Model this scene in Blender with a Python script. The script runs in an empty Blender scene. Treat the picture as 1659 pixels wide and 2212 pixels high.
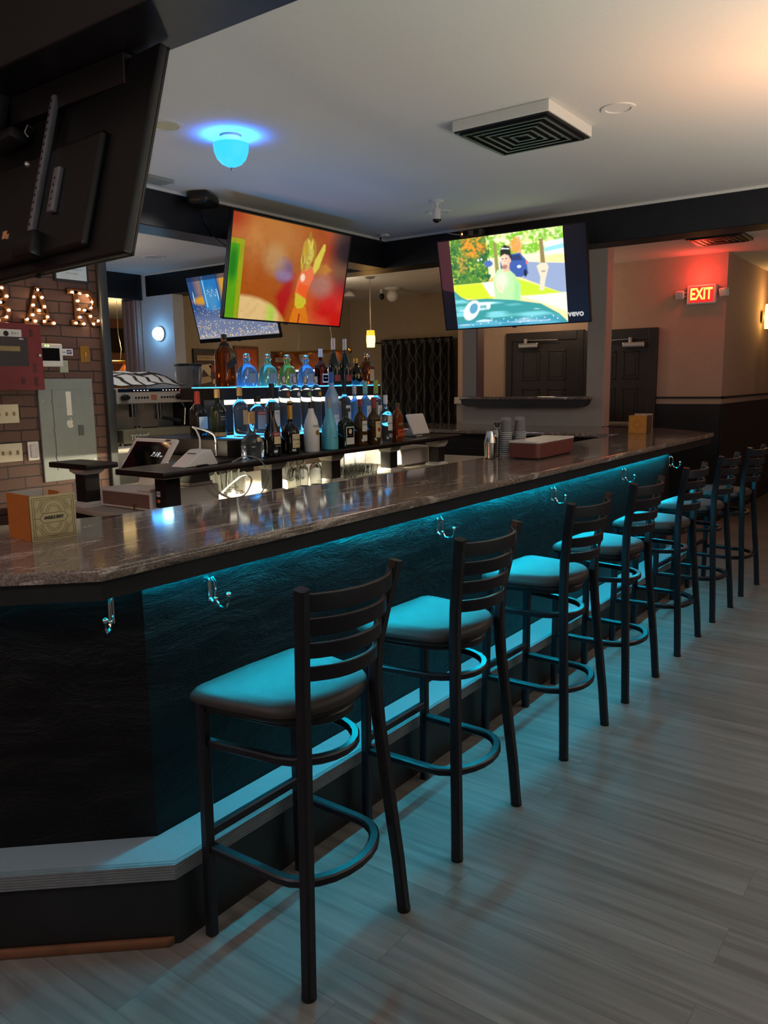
import bpy, bmesh, math, random
import numpy as np
from mathutils import Vector, Matrix
C = bpy.context.scene.collection
sc = bpy.context.scene
PI = math.pi
rnd = random.Random(7)

# ---------------------------------------------------------------- camera, world, lights, exposure
cam = bpy.data.cameras.new('camera'); camo = bpy.data.objects.new('camera', cam); C.objects.link(camo)
cam.sensor_fit = 'VERTICAL'; cam.sensor_height = 36.0; cam.lens = 1725.765 / 2212 * 36
cam.clip_start = 0.05
def cam_matrix(pitch, roll, yaw, h):
    fw = Vector((-math.sin(yaw)*math.cos(pitch), math.cos(yaw)*math.cos(pitch), -math.sin(pitch)))
    rt = Vector((math.cos(yaw), math.sin(yaw), 0)); dn = fw.cross(rt)
    r = rt*math.cos(roll) + dn*math.sin(roll); d = -rt*math.sin(roll) + dn*math.cos(roll)
    m = Matrix((r, -d, -fw)).transposed().to_4x4(); m.translation = (0, 0, h)
    return m
camo.matrix_world = cam_matrix(0.158612613, 0.0140675857, 0.632103778, 1.60)
sc.camera = camo
sc.view_settings.view_transform = 'Standard'; sc.view_settings.look = 'None'
sc.view_settings.exposure = 1.0; sc.view_settings.gamma = 1.0
try: sc.view_settings.use_curve_mapping = False
except Exception: pass
sc.cycles.max_bounces = 10; sc.cycles.transmission_bounces = 8; sc.cycles.transparent_max_bounces = 8
sc.cycles.diffuse_bounces = 4; sc.cycles.glossy_bounces = 4
sc.cycles.use_denoising = True; sc.cycles.sample_clamp_indirect = 4.0
sc.cycles.caustics_reflective = False; sc.cycles.caustics_refractive = False
w = bpy.data.worlds.new('dim_room'); sc.world = w; w.use_nodes = True
w.node_tree.nodes['Background'].inputs[0].default_value = (1.0, 0.86, 0.78, 1)
w.node_tree.nodes['Background'].inputs[1].default_value = 0.035

def light(name, kind, loc, color, power, size=0.1, rot=(0, 0, 0), size_y=None, spot=None, blend=0.6):
    d = bpy.data.lights.new(name, kind); d.color = color; d.energy = power
    if kind == 'POINT': d.shadow_soft_size = size
    if kind == 'SPOT': d.shadow_soft_size = size; d.spot_size = spot; d.spot_blend = blend
    if kind == 'AREA':
        d.size = size
        if size_y: d.shape = 'RECTANGLE'; d.size_y = size_y
    o = bpy.data.objects.new(name, d); o.location = loc; o.rotation_euler = rot; C.objects.link(o)
    return o
# lamps of the rooms, among them added unseen fills that have no fixture
UP = (PI, 0, 0)
light('amber_booth_lamp', 'POINT', (-2.9, -1.5, 2.0), (1.0, 0.36, 0.14), 21, 0.12)
light('amber_bowl_lamp_bulb', 'SPOT', (-0.55, 4.0, 2.35), (1.0, 0.42, 0.15), 12, 0.06, UP, spot=2.9)
light('amber_aisle_lamp', 'POINT', (-0.2, 8.3, 2.3), (1.0, 0.40, 0.22), 5, 0.12)
light('ceiling_fill', 'AREA', (1.3, 3.0, 1.0), (0.95, 1.0, 0.86), 76, 1.4, UP, size_y=4.5)  # added area light that brightens the ceiling, no such fixture here
light('room_fill', 'POINT', (0.5, 5.2, 2.3), (1.0, 0.66, 0.62), 16, 0.3)  # added fill for the partition wall and the floor
light('room_fill', 'POINT', (0.5, -1.3, 1.9), (1.0, 0.70, 0.62), 6, 0.3)  # added fill behind the camera for the faces turned towards it
light('near_floor_fill', 'POINT', (-1.7, -1.0, 2.4), (0.82, 0.88, 1.0), 22, 0.3)  # added bluish fill for the near floor and the angled step
light('rear_room_lamp', 'POINT', (-6.8, 8.2, 2.55), (1.0, 0.84, 0.58), 5.0, 0.15)
light('games_room_lamp', 'POINT', (-11.0, 8.0, 2.3), (1.0, 0.70, 0.30), 24, 0.15)
light('service_hall_lamp', 'POINT', (-4.3, 8.85, 2.5), (1.0, 0.72, 0.45), 5.0, 0.12)
light('coffee_corner_lamp', 'POINT', (-5.9, 2.6, 2.6), (0.8, 0.88, 1.0), 8, 0.12)
light('coffee_machine_fill', 'SPOT', (-4.3, 3.7, 2.93), (1.0, 0.93, 0.82), 26, 0.08, (0, 0.68, 0), spot=0.95)  # added spot aimed at the espresso machine, no lamp in the ceiling here
light('rear_side_fill', 'POINT', (-6.9, 4.4, 2.0), (1.0, 0.86, 0.74), 11, 0.2)  # added warm fill for pilaster, pillar and the ceiling behind

# ---------------------------------------------------------------- helpers
def lin(c):
    if isinstance(c, str): c = tuple(int(c[i:i+2], 16) for i in (0, 2, 4))
    o = []
    for v in c[:3]:
        v = v/255.0
        o.append(v/12.92 if v <= 0.04045 else ((v+0.055)/1.055)**2.4)
    return tuple(o)
def nodes(m):
    m.use_nodes = True
    return m.node_tree.nodes, m.node_tree.links, m.node_tree.nodes['Principled BSDF']
def mat(name, col, rough=0.5, metal=0.0, noise=0.08, scale=30.0, bump=0.0, spec=0.5, coat=0.0, trans=0.0, ior=1.45, alpha=1.0, emit=None, es=0.0):
    m = bpy.data.materials.new(name); n, l, p = nodes(m); c = lin(col)
    p.inputs['Roughness'].default_value = rough; p.inputs['Metallic'].default_value = metal
    p.inputs['Specular IOR Level'].default_value = spec; p.inputs['Coat Weight'].default_value = coat
    p.inputs['Transmission Weight'].default_value = trans; p.inputs['IOR'].default_value = ior
    p.inputs['Alpha'].default_value = alpha
    t = n.new('ShaderNodeTexCoord'); z = n.new('ShaderNodeTexNoise'); z.inputs['Scale'].default_value = scale; z.inputs['Detail'].default_value = 4
    l.new(t.outputs['Object'], z.inputs['Vector'])
    r = n.new('ShaderNodeValToRGB'); e = r.color_ramp.elements
    e[0].position = 0.3; e[1].position = 0.7
    e[0].color = tuple(x*(1-noise) for x in c)+(1,); e[1].color = tuple(min(1, x*(1+noise)) for x in c)+(1,)
    l.new(z.outputs['Fac'], r.inputs['Fac']); l.new(r.outputs['Color'], p.inputs['Base Color'])
    if bump:
        b = n.new('ShaderNodeBump'); b.inputs['Strength'].default_value = bump; b.inputs['Distance'].default_value = 0.004
        l.new(z.outputs['Fac'], b.inputs['Height']); l.new(b.outputs['Normal'], p.inputs['Normal'])
    if emit is not None:
        p.inputs['Emission Color'].default_value = lin(emit)+(1,); p.inputs['Emission Strength'].default_value = es
    return m
def glow(name, col, strength):
    m = bpy.data.materials.new(name); n, l, p = nodes(m)
    p.inputs['Base Color'].default_value = (0.02, 0.02, 0.02, 1)
    p.inputs['Emission Color'].default_value = (lin(col) if isinstance(col, str) else tuple(col)) + (1,)
    p.inputs['Emission Strength'].default_value = strength
    return m
def screen_mat(name, strength):
    m = bpy.data.materials.new(name); n, l, p = nodes(m)
    a = n.new('ShaderNodeAttribute'); a.attribute_name = 'picture'
    p.inputs['Base Color'].default_value = (0.004, 0.004, 0.004, 1); p.inputs['Roughness'].default_value = 0.25
    l.new(a.outputs['Color'], p.inputs['Emission Color']); p.inputs['Emission Strength'].default_value = strength
    return m

class B:
    def __init__(s): s.bm = bmesh.new()
    def box(s, a, b, bev=0.0, seg=2, rot=None, at=None):
        bm = bmesh.new(); bmesh.ops.create_cube(bm, size=1)
        c = [(a[i]+b[i])/2 for i in range(3)]; d = [abs(b[i]-a[i]) for i in range(3)]
        for v in bm.verts: v.co = Vector((v.co.x*d[0]+c[0], v.co.y*d[1]+c[1], v.co.z*d[2]+c[2]))
        if bev: bmesh.ops.bevel(bm, geom=bm.edges[:], offset=min(bev, min(d)*0.45), segments=seg, affect='EDGES', profile=0.5)
        if rot is not None:
            p = Vector(at if at else c); M = Matrix.Translation(p) @ rot.to_4x4() @ Matrix.Translation(-p)
            bmesh.ops.transform(bm, matrix=M, verts=bm.verts[:])
        return s.add(bm)
    def add(s, bm):
        me = bpy.data.meshes.new('tmp'); bm.to_mesh(me); bm.free(); s.bm.from_mesh(me); bpy.data.meshes.remove(me); return s
    def loft(s, rings, cap=True, closed=False):
        vs = [[s.bm.verts.new(p) for p in r] for r in rings]; n = len(vs[0]); k = len(vs)
        for i in range(k if closed else k-1):
            a, b = vs[i], vs[(i+1) % k]
            for j in range(n):
                try: s.bm.faces.new((a[j], a[(j+1) % n], b[(j+1) % n], b[j]))
                except ValueError: pass
        if cap and not closed:
            s.bm.faces.new(list(reversed(vs[0]))); s.bm.faces.new(vs[-1])
        return s
    def lathe(s, prof, seg=24, at=(0, 0, 0), M=None):
        rings = []
        for r, z in prof:
            r = max(r, 0.0004)
            ring = [Vector((r*math.cos(2*PI*i/seg), r*math.sin(2*PI*i/seg), z)) for i in range(seg)]
            if M is not None: ring = [M @ v for v in ring]
            rings.append([v+Vector(at) for v in ring])
        return s.loft(rings)
    def cyl(s, p0, p1, r0, r1=None, seg=16):
        r1 = r0 if r1 is None else r1; p0 = Vector(p0); p1 = Vector(p1); d = p1-p0
        q = d.to_track_quat('Z', 'Y').to_matrix(); L = d.length
        return s.lathe([(r0, 0), (r1, L)], seg, p0, q)
    def sweep(s, path, w, h=None, seg=8, closed=False, up=(0, 0, 1), round_=True):
        h = w if h is None else h; path = [Vector(p) for p in path]; n = len(path); rings = []
        if round_: sec = [(math.cos(2*PI*i/seg)*w/2, math.sin(2*PI*i/seg)*h/2) for i in range(seg)]
        else:
            b = min(w, h)*0.18; sec = [(w/2-b, h/2), (-w/2+b, h/2), (-w/2, h/2-b), (-w/2, -h/2+b), (-w/2+b, -h/2), (w/2-b, -h/2), (w/2, -h/2+b), (w/2, h/2-b)]
        for i, p in enumerate(path):
            if closed: t = path[(i+1) % n]-path[i-1]
            else: t = path[min(i+1, n-1)]-path[max(i-1, 0)]
            t.normalize(); u = Vector(up)
            if abs(t.dot(u)) > 0.97: u = Vector((1, 0, 0))
            x = t.cross(u).normalized(); y = x.cross(t).normalized()
            k = 1.0
            if 0 < i < n-1 or closed:
                a = (path[i]-path[i-1]).normalized(); c = max(0.5, a.dot(t)); k = 1/c
            rings.append([p + x*(sx*k) + y*sy for sx, sy in sec])
        return s.loft(rings, closed=closed)
    def prism(s, poly, z0, z1, axis='z', bev=0.0):
        def f(u, v, t): return {'z': (u, v, t), 'x': (t, u, v), 'y': (u, t, v)}[axis]
        bm = bmesh.new()
        b = [bm.verts.new(f(u, v, z0)) for u, v in poly]; t = [bm.verts.new(f(u, v, z1)) for u, v in poly]
        bm.faces.new(b); tf = bm.faces.new(t); n = len(poly)
        for i in range(n): bm.faces.new((b[i], b[(i+1) % n], t[(i+1) % n], t[i]))
        bmesh.ops.recalc_face_normals(bm, faces=bm.faces[:])
        if bev: bmesh.ops.bevel(bm, geom=bm.edges[:], offset=bev, segments=2, affect='EDGES', profile=0.5)
        return s.add(bm)
    def ball(s, c, r, sc3=(1, 1, 1), u=16, v=10):
        bm = bmesh.new(); bmesh.ops.create_uvsphere(bm, u_segments=u, v_segments=v, radius=r)
        for q in bm.verts: q.co = Vector((q.co.x*sc3[0]+c[0], q.co.y*sc3[1]+c[1], q.co.z*sc3[2]+c[2]))
        return s.add(bm)
    def quad(s, *p):
        s.bm.faces.new([s.bm.verts.new(q) for q in p]); return s
    def mesh(s, name, m, smooth=0.6):
        bm = s.bm
        bmesh.ops.recalc_face_normals(bm, faces=bm.faces[:])
        for f in bm.faces: f.smooth = True
        for e in bm.edges:
            if len(e.link_faces) == 2:
                a = e.calc_face_angle(0); p, q = (f.calc_area() for f in e.link_faces)
                e.smooth = a < smooth and not (a > 0.15 and max(p, q) > 15*min(p, q))
        me = bpy.data.meshes.new(name); bm.to_mesh(me); bm.free()
        for x in (m if isinstance(m, (list, tuple)) else [m]): me.materials.append(x)
        return me
def obj(name, b, m, parent=None, loc=None, rot=None):
    me = b.mesh(name, m) if isinstance(b, B) else b
    if not isinstance(b, B):
        me.materials.clear(); me.materials.append(m)
    o = bpy.data.objects.new(name, me); C.objects.link(o)
    if parent is not None: o.parent = parent
    if loc is not None: o.location = loc
    if rot is not None: o.rotation_euler = rot
    return o
def tag(o, label, cat, group=None):
    o['label'] = label; o['category'] = cat
    if group: o['group'] = group
    return o
def thing(name, label, cat, loc=(0, 0, 0), rotz=0.0, group=None):
    o = bpy.data.objects.new(name, None); C.objects.link(o); o.empty_display_size = 0.05
    o.location = loc; o.rotation_euler = (0, 0, rotz)
    return tag(o, label, cat, group)
def struct(name, b, m):
    o = obj(name, b, m); o['kind'] = 'structure'; return o
def dup(root, loc, rotz, label, group=None):
    r = root.copy(); C.objects.link(r); r.location = loc; r.rotation_euler = (0, 0, rotz); r['label'] = label
    if group: r['group'] = group
    for ch in list(root.children):
        c = ch.copy(); C.objects.link(c); c.parent = r
        for g in list(ch.children):
            d = g.copy(); C.objects.link(d); d.parent = c
    return r
_tc = {}
def text_mesh(s, size, ext=0.0003, bold=0.0, shear=0.0, xs=1.0):
    """lettering as a mesh centred on the origin in the xy plane, facing +z"""
    cu = bpy.data.curves.new('txt', 'FONT'); cu.body = s; cu.size = size; cu.extrude = ext; cu.offset = bold; cu.shear = shear
    cu.align_x = 'CENTER'; cu.align_y = 'CENTER'; cu.resolution_u = 3
    o = bpy.data.objects.new('txt', cu); C.objects.link(o)
    dg = bpy.context.evaluated_depsgraph_get()
    me = bpy.data.meshes.new_from_object(o.evaluated_get(dg))
    bpy.data.objects.remove(o); bpy.data.curves.remove(cu)
    if xs != 1.0:
        for v in me.vertices: v.co.x *= xs
    return me
def text_on(s, size, m, parent, M, name='lettering', **k):
    me = text_mesh(s, size, **k); me.transform(M)
    return obj(name, me, m, parent)
def frame_m(o, x, y):
    """matrix taking text xy to the plane through o with directions x, y"""
    x = Vector(x).normalized(); y = Vector(y).normalized(); z = x.cross(y)
    m = Matrix((x, y, z)).transposed().to_4x4(); m.translation = Vector(o); return m
def wrap_text(s, size, r, z, m, parent, name='lettering', a0=0.0, **k):
    me = text_mesh(s, size, ext=0.0, **k)
    for v in me.vertices:
        a = a0+v.co.x/r; v.co = Vector(((r)*math.cos(a), (r)*math.sin(a), z+v.co.y))
    return obj(name, me, m, parent)
def arc_label(r, z0, z1, a0, a1, seg=10, th=0.0008):
    b = B(); 
    for i in range(seg):
        p = a0+(a1-a0)*i/seg; q = a0+(a1-a0)*(i+1)/seg
        b.quad((r*math.cos(p), r*math.sin(p), z0), (r*math.cos(q), r*math.sin(q), z0), (r*math.cos(q), r*math.sin(q), z1), (r*math.cos(p), r*math.sin(p), z1))
    bmesh.ops.remove_doubles(b.bm, verts=b.bm.verts[:], dist=1e-6)
    return b
def arcpts(cx, cy, r, a0, a1, n):
    return [(cx+r*math.cos(a0+(a1-a0)*i/n), cy+r*math.sin(a0+(a1-a0)*i/n)) for i in range(n+1)]
# ---------------------------------------------------------------- materials of the place
def floor_mat():
    m = bpy.data.materials.new('wood_plank_floor'); n, l, p = nodes(m)
    t = n.new('ShaderNodeTexCoord')
    br = n.new('ShaderNodeTexBrick'); br.offset = 0.37; br.inputs['Scale'].default_value = 1.0
    br.inputs['Brick Width'].default_value = 1.22; br.inputs['Row Height'].default_value = 0.178
    br.inputs['Mortar Size'].default_value = 0.0011; br.inputs['Mortar Smooth'].default_value = 0.3
    br.inputs['Color1'].default_value = (0, 0, 0, 1); br.inputs['Color2'].default_value = (1, 1, 1, 1); br.inputs['Mortar'].default_value = (0.2, 0.2, 0.2, 1)
    l.new(t.outputs['Object'], br.inputs['Vector'])
    mp = n.new('ShaderNodeMapping'); mp.inputs['Scale'].default_value = (1.6, 26, 1); l.new(t.outputs['Object'], mp.inputs['Vector'])
    add = n.new('ShaderNodeVectorMath'); add.operation = 'ADD'; l.new(mp.outputs[0], add.inputs[0])
    sc3 = n.new('ShaderNodeVectorMath'); sc3.operation = 'SCALE'; sc3.inputs['Scale'].default_value = 7.0; l.new(br.outputs['Color'], sc3.inputs[0]); l.new(sc3.outputs[0], add.inputs[1])
    z = n.new('ShaderNodeTexNoise'); z.inputs['Scale'].default_value = 1.0; z.inputs['Detail'].default_value = 8; z.inputs['Distortion'].default_value = 0.6; l.new(add.outputs[0], z.inputs['Vector'])
    r = n.new('ShaderNodeValToRGB'); e = r.color_ramp.elements
    e[0].position = 0.25; e[0].color = lin('57524f')+(1,); e[1].position = 0.78; e[1].color = lin('7f7a76')+(1,)
    l.new(z.outputs['Fac'], r.inputs['Fac'])
    hs = n.new('ShaderNodeMixRGB'); hs.blend_type = 'MULTIPLY'; hs.inputs['Fac'].default_value = 1.0; l.new(r.outputs['Color'], hs.inputs['Color1'])
    r2 = n.new('ShaderNodeValToRGB'); e = r2.color_ramp.elements; e[0].color = (0.85, 0.84, 0.83, 1); e[1].color = (1.05, 1.05, 1.05, 1)
    l.new(br.outputs['Color'], r2.inputs['Fac']); l.new(r2.outputs['Color'], hs.inputs['Color2'])
    mo = n.new('ShaderNodeMixRGB'); l.new(br.outputs['Fac'], mo.inputs['Fac']); l.new(hs.outputs['Color'], mo.inputs['Color1']); mo.inputs['Color2'].default_value = lin('504c49')+(1,)
    l.new(mo.outputs['Color'], p.inputs['Base Color'])
    p.inputs['Roughness'].default_value = 0.5; p.inputs['Specular IOR Level'].default_value = 0.35
    b = n.new('ShaderNodeBump'); b.inputs['Strength'].default_value = 0.15; b.inputs['Distance'].default_value = 0.002; l.new(z.outputs['Fac'], b.inputs['Height']); l.new(b.outputs['Normal'], p.inputs['Normal'])
    return m
def granite_mat():
    m = bpy.data.materials.new('veined_granite'); n, l, p = nodes(m)
    t = n.new('ShaderNodeTexCoord'); mp = n.new('ShaderNodeMapping'); mp.inputs['Scale'].default_value = (9, 2.2, 9); mp.inputs['Rotation'].default_value = (0, 0, 0.22); l.new(t.outputs['Object'], mp.inputs['Vector'])
    z = n.new('ShaderNodeTexNoise'); z.inputs['Scale'].default_value = 1.3; z.inputs['Detail'].default_value = 10; z.inputs['Roughness'].default_value = 0.62; z.inputs['Distortion'].default_value = 1.7; l.new(mp.outputs[0], z.inputs['Vector'])
    r = n.new('ShaderNodeValToRGB'); e = r.color_ramp.elements
    e[0].position = 0.30; e[0].color = lin('453d39')+(1,); e[1].position = 0.76; e[1].color = lin('d6c9be')+(1,)
    k = e.new(0.46); k.color = lin('887b73')+(1,); k = e.new(0.53); k.color = lin('6d625c')+(1,); k = e.new(0.6); k.color = lin('ab9e95')+(1,)
    l.new(z.outputs['Fac'], r.inputs['Fac'])
    s = n.new('ShaderNodeTexNoise'); s.inputs['Scale'].default_value = 160; s.inputs['Detail'].default_value = 3; l.new(t.outputs['Object'], s.inputs['Vector'])
    sr = n.new('ShaderNodeValToRGB'); e = sr.color_ramp.elements; e[0].position = 0.4; e[0].color = (0.55, 0.53, 0.52, 1); e[1].position = 0.62; e[1].color = (1.15, 1.13, 1.1, 1); l.new(s.outputs['Fac'], sr.inputs['Fac'])
    x = n.new('ShaderNodeMixRGB'); x.blend_type = 'MULTIPLY'; x.inputs['Fac'].default_value = 0.85; l.new(r.outputs['Color'], x.inputs['Color1']); l.new(sr.outputs['Color'], x.inputs['Color2'])
    l.new(x.outputs['Color'], p.inputs['Base Color']); p.inputs['Roughness'].default_value = 0.07; p.inputs['Specular IOR Level'].default_value = 0.5
    return m
def plaster_mat():
    m = bpy.data.materials.new('black_combed_plaster'); n, l, p = nodes(m)
    t = n.new('ShaderNodeTexCoord')
    mp = n.new('ShaderNodeMapping'); mp.inputs['Scale'].default_value = (1, 0.55, 1.5); l.new(t.outputs['Object'], mp.inputs['Vector'])
    wv = n.new('ShaderNodeTexWave'); wv.wave_type = 'BANDS'; wv.bands_direction = 'Z'; wv.inputs['Scale'].default_value = 22; wv.inputs['Distortion'].default_value = 30; wv.inputs['Detail'].default_value = 2; wv.inputs['Detail Scale'].default_value = 0.8; l.new(mp.outputs[0], wv.inputs['Vector'])
    z = n.new('ShaderNodeTexNoise'); z.inputs['Scale'].default_value = 7; z.inputs['Detail'].default_value = 9; z.inputs['Roughness'].default_value = 0.65; z.inputs['Distortion'].default_value = 0.8; l.new(mp.outputs[0], z.inputs['Vector'])
    a = n.new('ShaderNodeMath'); a.operation = 'MULTIPLY_ADD'; a.inputs[1].default_value = 0.028; l.new(wv.outputs['Fac'], a.inputs[0]); l.new(z.outputs['Fac'], a.inputs[2])
    b = n.new('ShaderNodeBump'); b.inputs['Strength'].default_value = 0.6; b.inputs['Distance'].default_value = 0.02; l.new(a.outputs[0], b.inputs['Height']); l.new(b.outputs['Normal'], p.inputs['Normal'])
    r = n.new('ShaderNodeValToRGB'); e = r.color_ramp.elements; e[0].color = lin('040405')+(1,); e[1].color = lin('0a0a0b')+(1,); l.new(z.outputs['Fac'], r.inputs['Fac']); l.new(r.outputs['Color'], p.inputs['Base Color'])
    p.inputs['Roughness'].default_value = 0.42; p.inputs['Specular IOR Level'].default_value = 0.22
    return m
def brick_mat():
    m = bpy.data.materials.new('brown_brick'); n, l, p = nodes(m)
    t = n.new('ShaderNodeTexCoord'); s = n.new('ShaderNodeSeparateXYZ'); c = n.new('ShaderNodeCombineXYZ'); l.new(t.outputs['Object'], s.inputs[0]); l.new(s.outputs['Y'], c.inputs['X']); l.new(s.outputs['Z'], c.inputs['Y'])
    zd = n.new('ShaderNodeTexNoise'); zd.inputs['Scale'].default_value = 9; l.new(t.outputs['Object'], zd.inputs['Vector'])
    ad = n.new('ShaderNodeVectorMath'); ad.operation = 'MULTIPLY_ADD'; ad.inputs[1].default_value = (0.012, 0.012, 0); l.new(zd.outputs['Color'], ad.inputs[0]); l.new(c.outputs[0], ad.inputs[2])
    br = n.new('ShaderNodeTexBrick'); br.inputs['Scale'].default_value = 1.0; br.inputs['Brick Width'].default_value = 0.212; br.inputs['Row Height'].default_value = 0.0715; br.inputs['Mortar Size'].default_value = 0.0045; br.inputs['Mortar Smooth'].default_value = 0.25
    br.inputs['Color1'].default_value = lin('55382f')+(1,); br.inputs['Color2'].default_value = lin('63463b')+(1,); br.inputs['Mortar'].default_value = lin('211814')+(1,)
    l.new(ad.outputs[0], br.inputs['Vector'])
    z = n.new('ShaderNodeTexNoise'); z.inputs['Scale'].default_value = 45; z.inputs['Detail'].default_value = 5; l.new(t.outputs['Object'], z.inputs['Vector'])
    r = n.new('ShaderNodeValToRGB'); e = r.color_ramp.elements; e[0].color = (0.7, 0.7, 0.7, 1); e[1].color = (1.2, 1.15, 1.1, 1); l.new(z.outputs['Fac'], r.inputs['Fac'])
    x = n.new('ShaderNodeMixRGB'); x.blend_type = 'MULTIPLY'; x.inputs['Fac'].default_value = 0.8; l.new(br.outputs['Color'], x.inputs['Color1']); l.new(r.outputs['Color'], x.inputs['Color2']); l.new(x.outputs['Color'], p.inputs['Base Color'])
    b = n.new('ShaderNodeBump'); b.inputs['Strength'].default_value = 0.8; b.inputs['Distance'].default_value = 0.008; b.invert = True; l.new(br.outputs['Fac'], b.inputs['Height']); l.new(b.outputs['Normal'], p.inputs['Normal']); p.inputs['Roughness'].default_value = 0.7
    return m
def curtain_mat():
    m = bpy.data.materials.new('black_wavy_curtain'); n, l, p = nodes(m)
    t = n.new('ShaderNodeTexCoord'); mp = n.new('ShaderNodeMapping'); mp.inputs['Scale'].default_value = (1, 1, 1); l.new(t.outputs['Object'], mp.inputs['Vector'])
    s = n.new('ShaderNodeSeparateXYZ'); l.new(t.outputs['Object'], s.inputs[0])
    acc = None
    def M(op, a, b=None):
        q = n.new('ShaderNodeMath'); q.operation = op
        for i, v in enumerate((a, b)):
            if v is None: continue
            if isinstance(v, (int, float)): q.inputs[i].default_value = v
            else: l.new(v, q.inputs[i])
        return q.outputs[0]
    outs = []
    for ph, off in ((0.0, 0.0), (PI, 0.0), (1.2, 0.11), (4.1, 0.11)):
        wav = M('MULTIPLY', M('SINE', M('ADD', M('MULTIPLY', s.outputs['Z'], 9.0), ph)), 0.035)
        u = M('ADD', M('ADD', s.outputs['X'], wav), off)
        d = M('ABSOLUTE', M('SUBTRACT', M('FRACT', M('DIVIDE', u, 0.22)), 0.5))
        outs.append(M('LESS_THAN', d, 0.011))
    z = n.new('ShaderNodeTexNoise'); z.inputs['Scale'].default_value = 5; l.new(t.outputs['Object'], z.inputs['Vector'])
    f = M('MAXIMUM', M('MAXIMUM', outs[0], outs[1]), M('MAXIMUM', outs[2], outs[3])); f = M('MULTIPLY', f, M('MULTIPLY', z.outputs['Fac'], 1.1))
    x = n.new('ShaderNodeMixRGB'); l.new(f, x.inputs['Fac']); x.inputs['Color1'].default_value = lin('131212')+(1,); x.inputs['Color2'].default_value = lin('a39a92')+(1,)
    l.new(x.outputs['Color'], p.inputs['Base Color']); p.inputs['Roughness'].default_value = 0.6
    return m
M = {}
M['floor'] = floor_mat(); M['granite'] = granite_mat(); M['plaster'] = plaster_mat(); M['brick'] = brick_mat(); M['curtain'] = curtain_mat()
M['ceiling'] = mat('flat_white_ceiling_paint', 'd8d4cf', 0.85, noise=0.02, scale=60, bump=0.05)
M['white'] = mat('white_paint', 'd6d2cc', 0.6, noise=0.03)
M['tan'] = mat('tan_wall_paint', 'a8967c', 0.8, noise=0.03, scale=12)
M['rose'] = mat('rose_beige_wall_paint', 'b39a88', 0.8, noise=0.03, scale=12)
M['grey'] = mat('warm_grey_wall_paint', 'a9a49d', 0.75, noise=0.03, scale=12)
M['black'] = mat('black_paint', '1b1b1d', 0.42, noise=0.25, scale=8, bump=0.06)
M['beam'] = mat('black_beam_paint', '131316', 0.42, noise=0.3, scale=6, bump=0.25)
M['wainscot'] = mat('blue_black_wainscot_paint', '0f1216', 0.5, noise=0.15)
M['door'] = mat('dark_stained_door', '2b2523', 0.45, noise=0.15, scale=10)
M['casing'] = mat('dark_casing', '282423', 0.45, noise=0.15, scale=10)
M['alu'] = mat('brushed_aluminium', 'b5b1aa', 0.35, 0.9)
M['chrome'] = mat('chrome', 'e0e0e0', 0.12, 1.0, noise=0.02)
M['steel'] = mat('polished_steel', 'b9b7b2', 0.16, 1.0, noise=0.04)
M['machine'] = mat('satin_machine_steel', 'bdb7ab', 0.33, 0.55, noise=0.04)
M['brass'] = mat('brass', 'b8924a', 0.25, 1.0, noise=0.05)
M['frame'] = mat('dark_bronze_powder_coat', '1c1c22', 0.34, 0.25, noise=0.15, scale=60)
M['vinyl'] = mat('dark_vinyl', '322f2e', 0.5, spec=0.3, noise=0.06, scale=80, bump=0.05)
M['stepwhite'] = mat('pale_laminate', '7f7e82', 0.5, noise=0.03)
M['slate'] = mat('grooved_vinyl_nosing', '6f767a', 0.45, noise=0.1)
M['brownwood'] = mat('brown_stained_wood', '6a4630', 0.45, noise=0.2, scale=18)
M['pilaster'] = mat('mauve_brown_trim', '9a8078', 0.6, noise=0.08)
M['plasticw'] = mat('white_plastic', 'dcd8d3', 0.35, noise=0.02)
M['plasticb'] = mat('black_plastic', '121213', 0.35, noise=0.1)
M['screenoff'] = mat('dark_glass_screen', '050506', 0.08, noise=0.05)
M['cream'] = mat('ivory_plastic', 'cfc3a4', 0.4, noise=0.03)
M['blackwood'] = mat('espresso_stained_wood', '191413', 0.35, noise=0.25, scale=14)
M['glass'] = mat('clear_glass', 'f4f8f8', 0.02, noise=0.0, trans=1.0, ior=1.45)
M['clearplastic'] = mat('clear_plastic', 'eeeeee', 0.08, noise=0.0, trans=0.9, ior=1.3)
M['paper'] = mat('paper', 'd9d4c8', 0.8, noise=0.04)
M['ink'] = mat('black_ink', '161414', 0.7, noise=0.05)
M['whiteink'] = mat('white_ink', 'e6e2da', 0.6, noise=0.03)
M['gold'] = mat('gold_foil', 'b89a58', 0.35, 0.7, noise=0.05)
M['redpaint'] = mat('red_enamel', '6e1a1d', 0.45, noise=0.06)
M['redink'] = mat('red_ink', 'a02a22', 0.6, noise=0.05)
M['panelgrey'] = mat('grey_enamel_panel', '858b88', 0.5, noise=0.04)
M['amberglass'] = glow('lit_amber_glass', (1.0, 0.56, 0.13), 3.0); M['ambertop'] = glow('deep_amber_glass', (1.0, 0.36, 0.02), 1.1)

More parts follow.
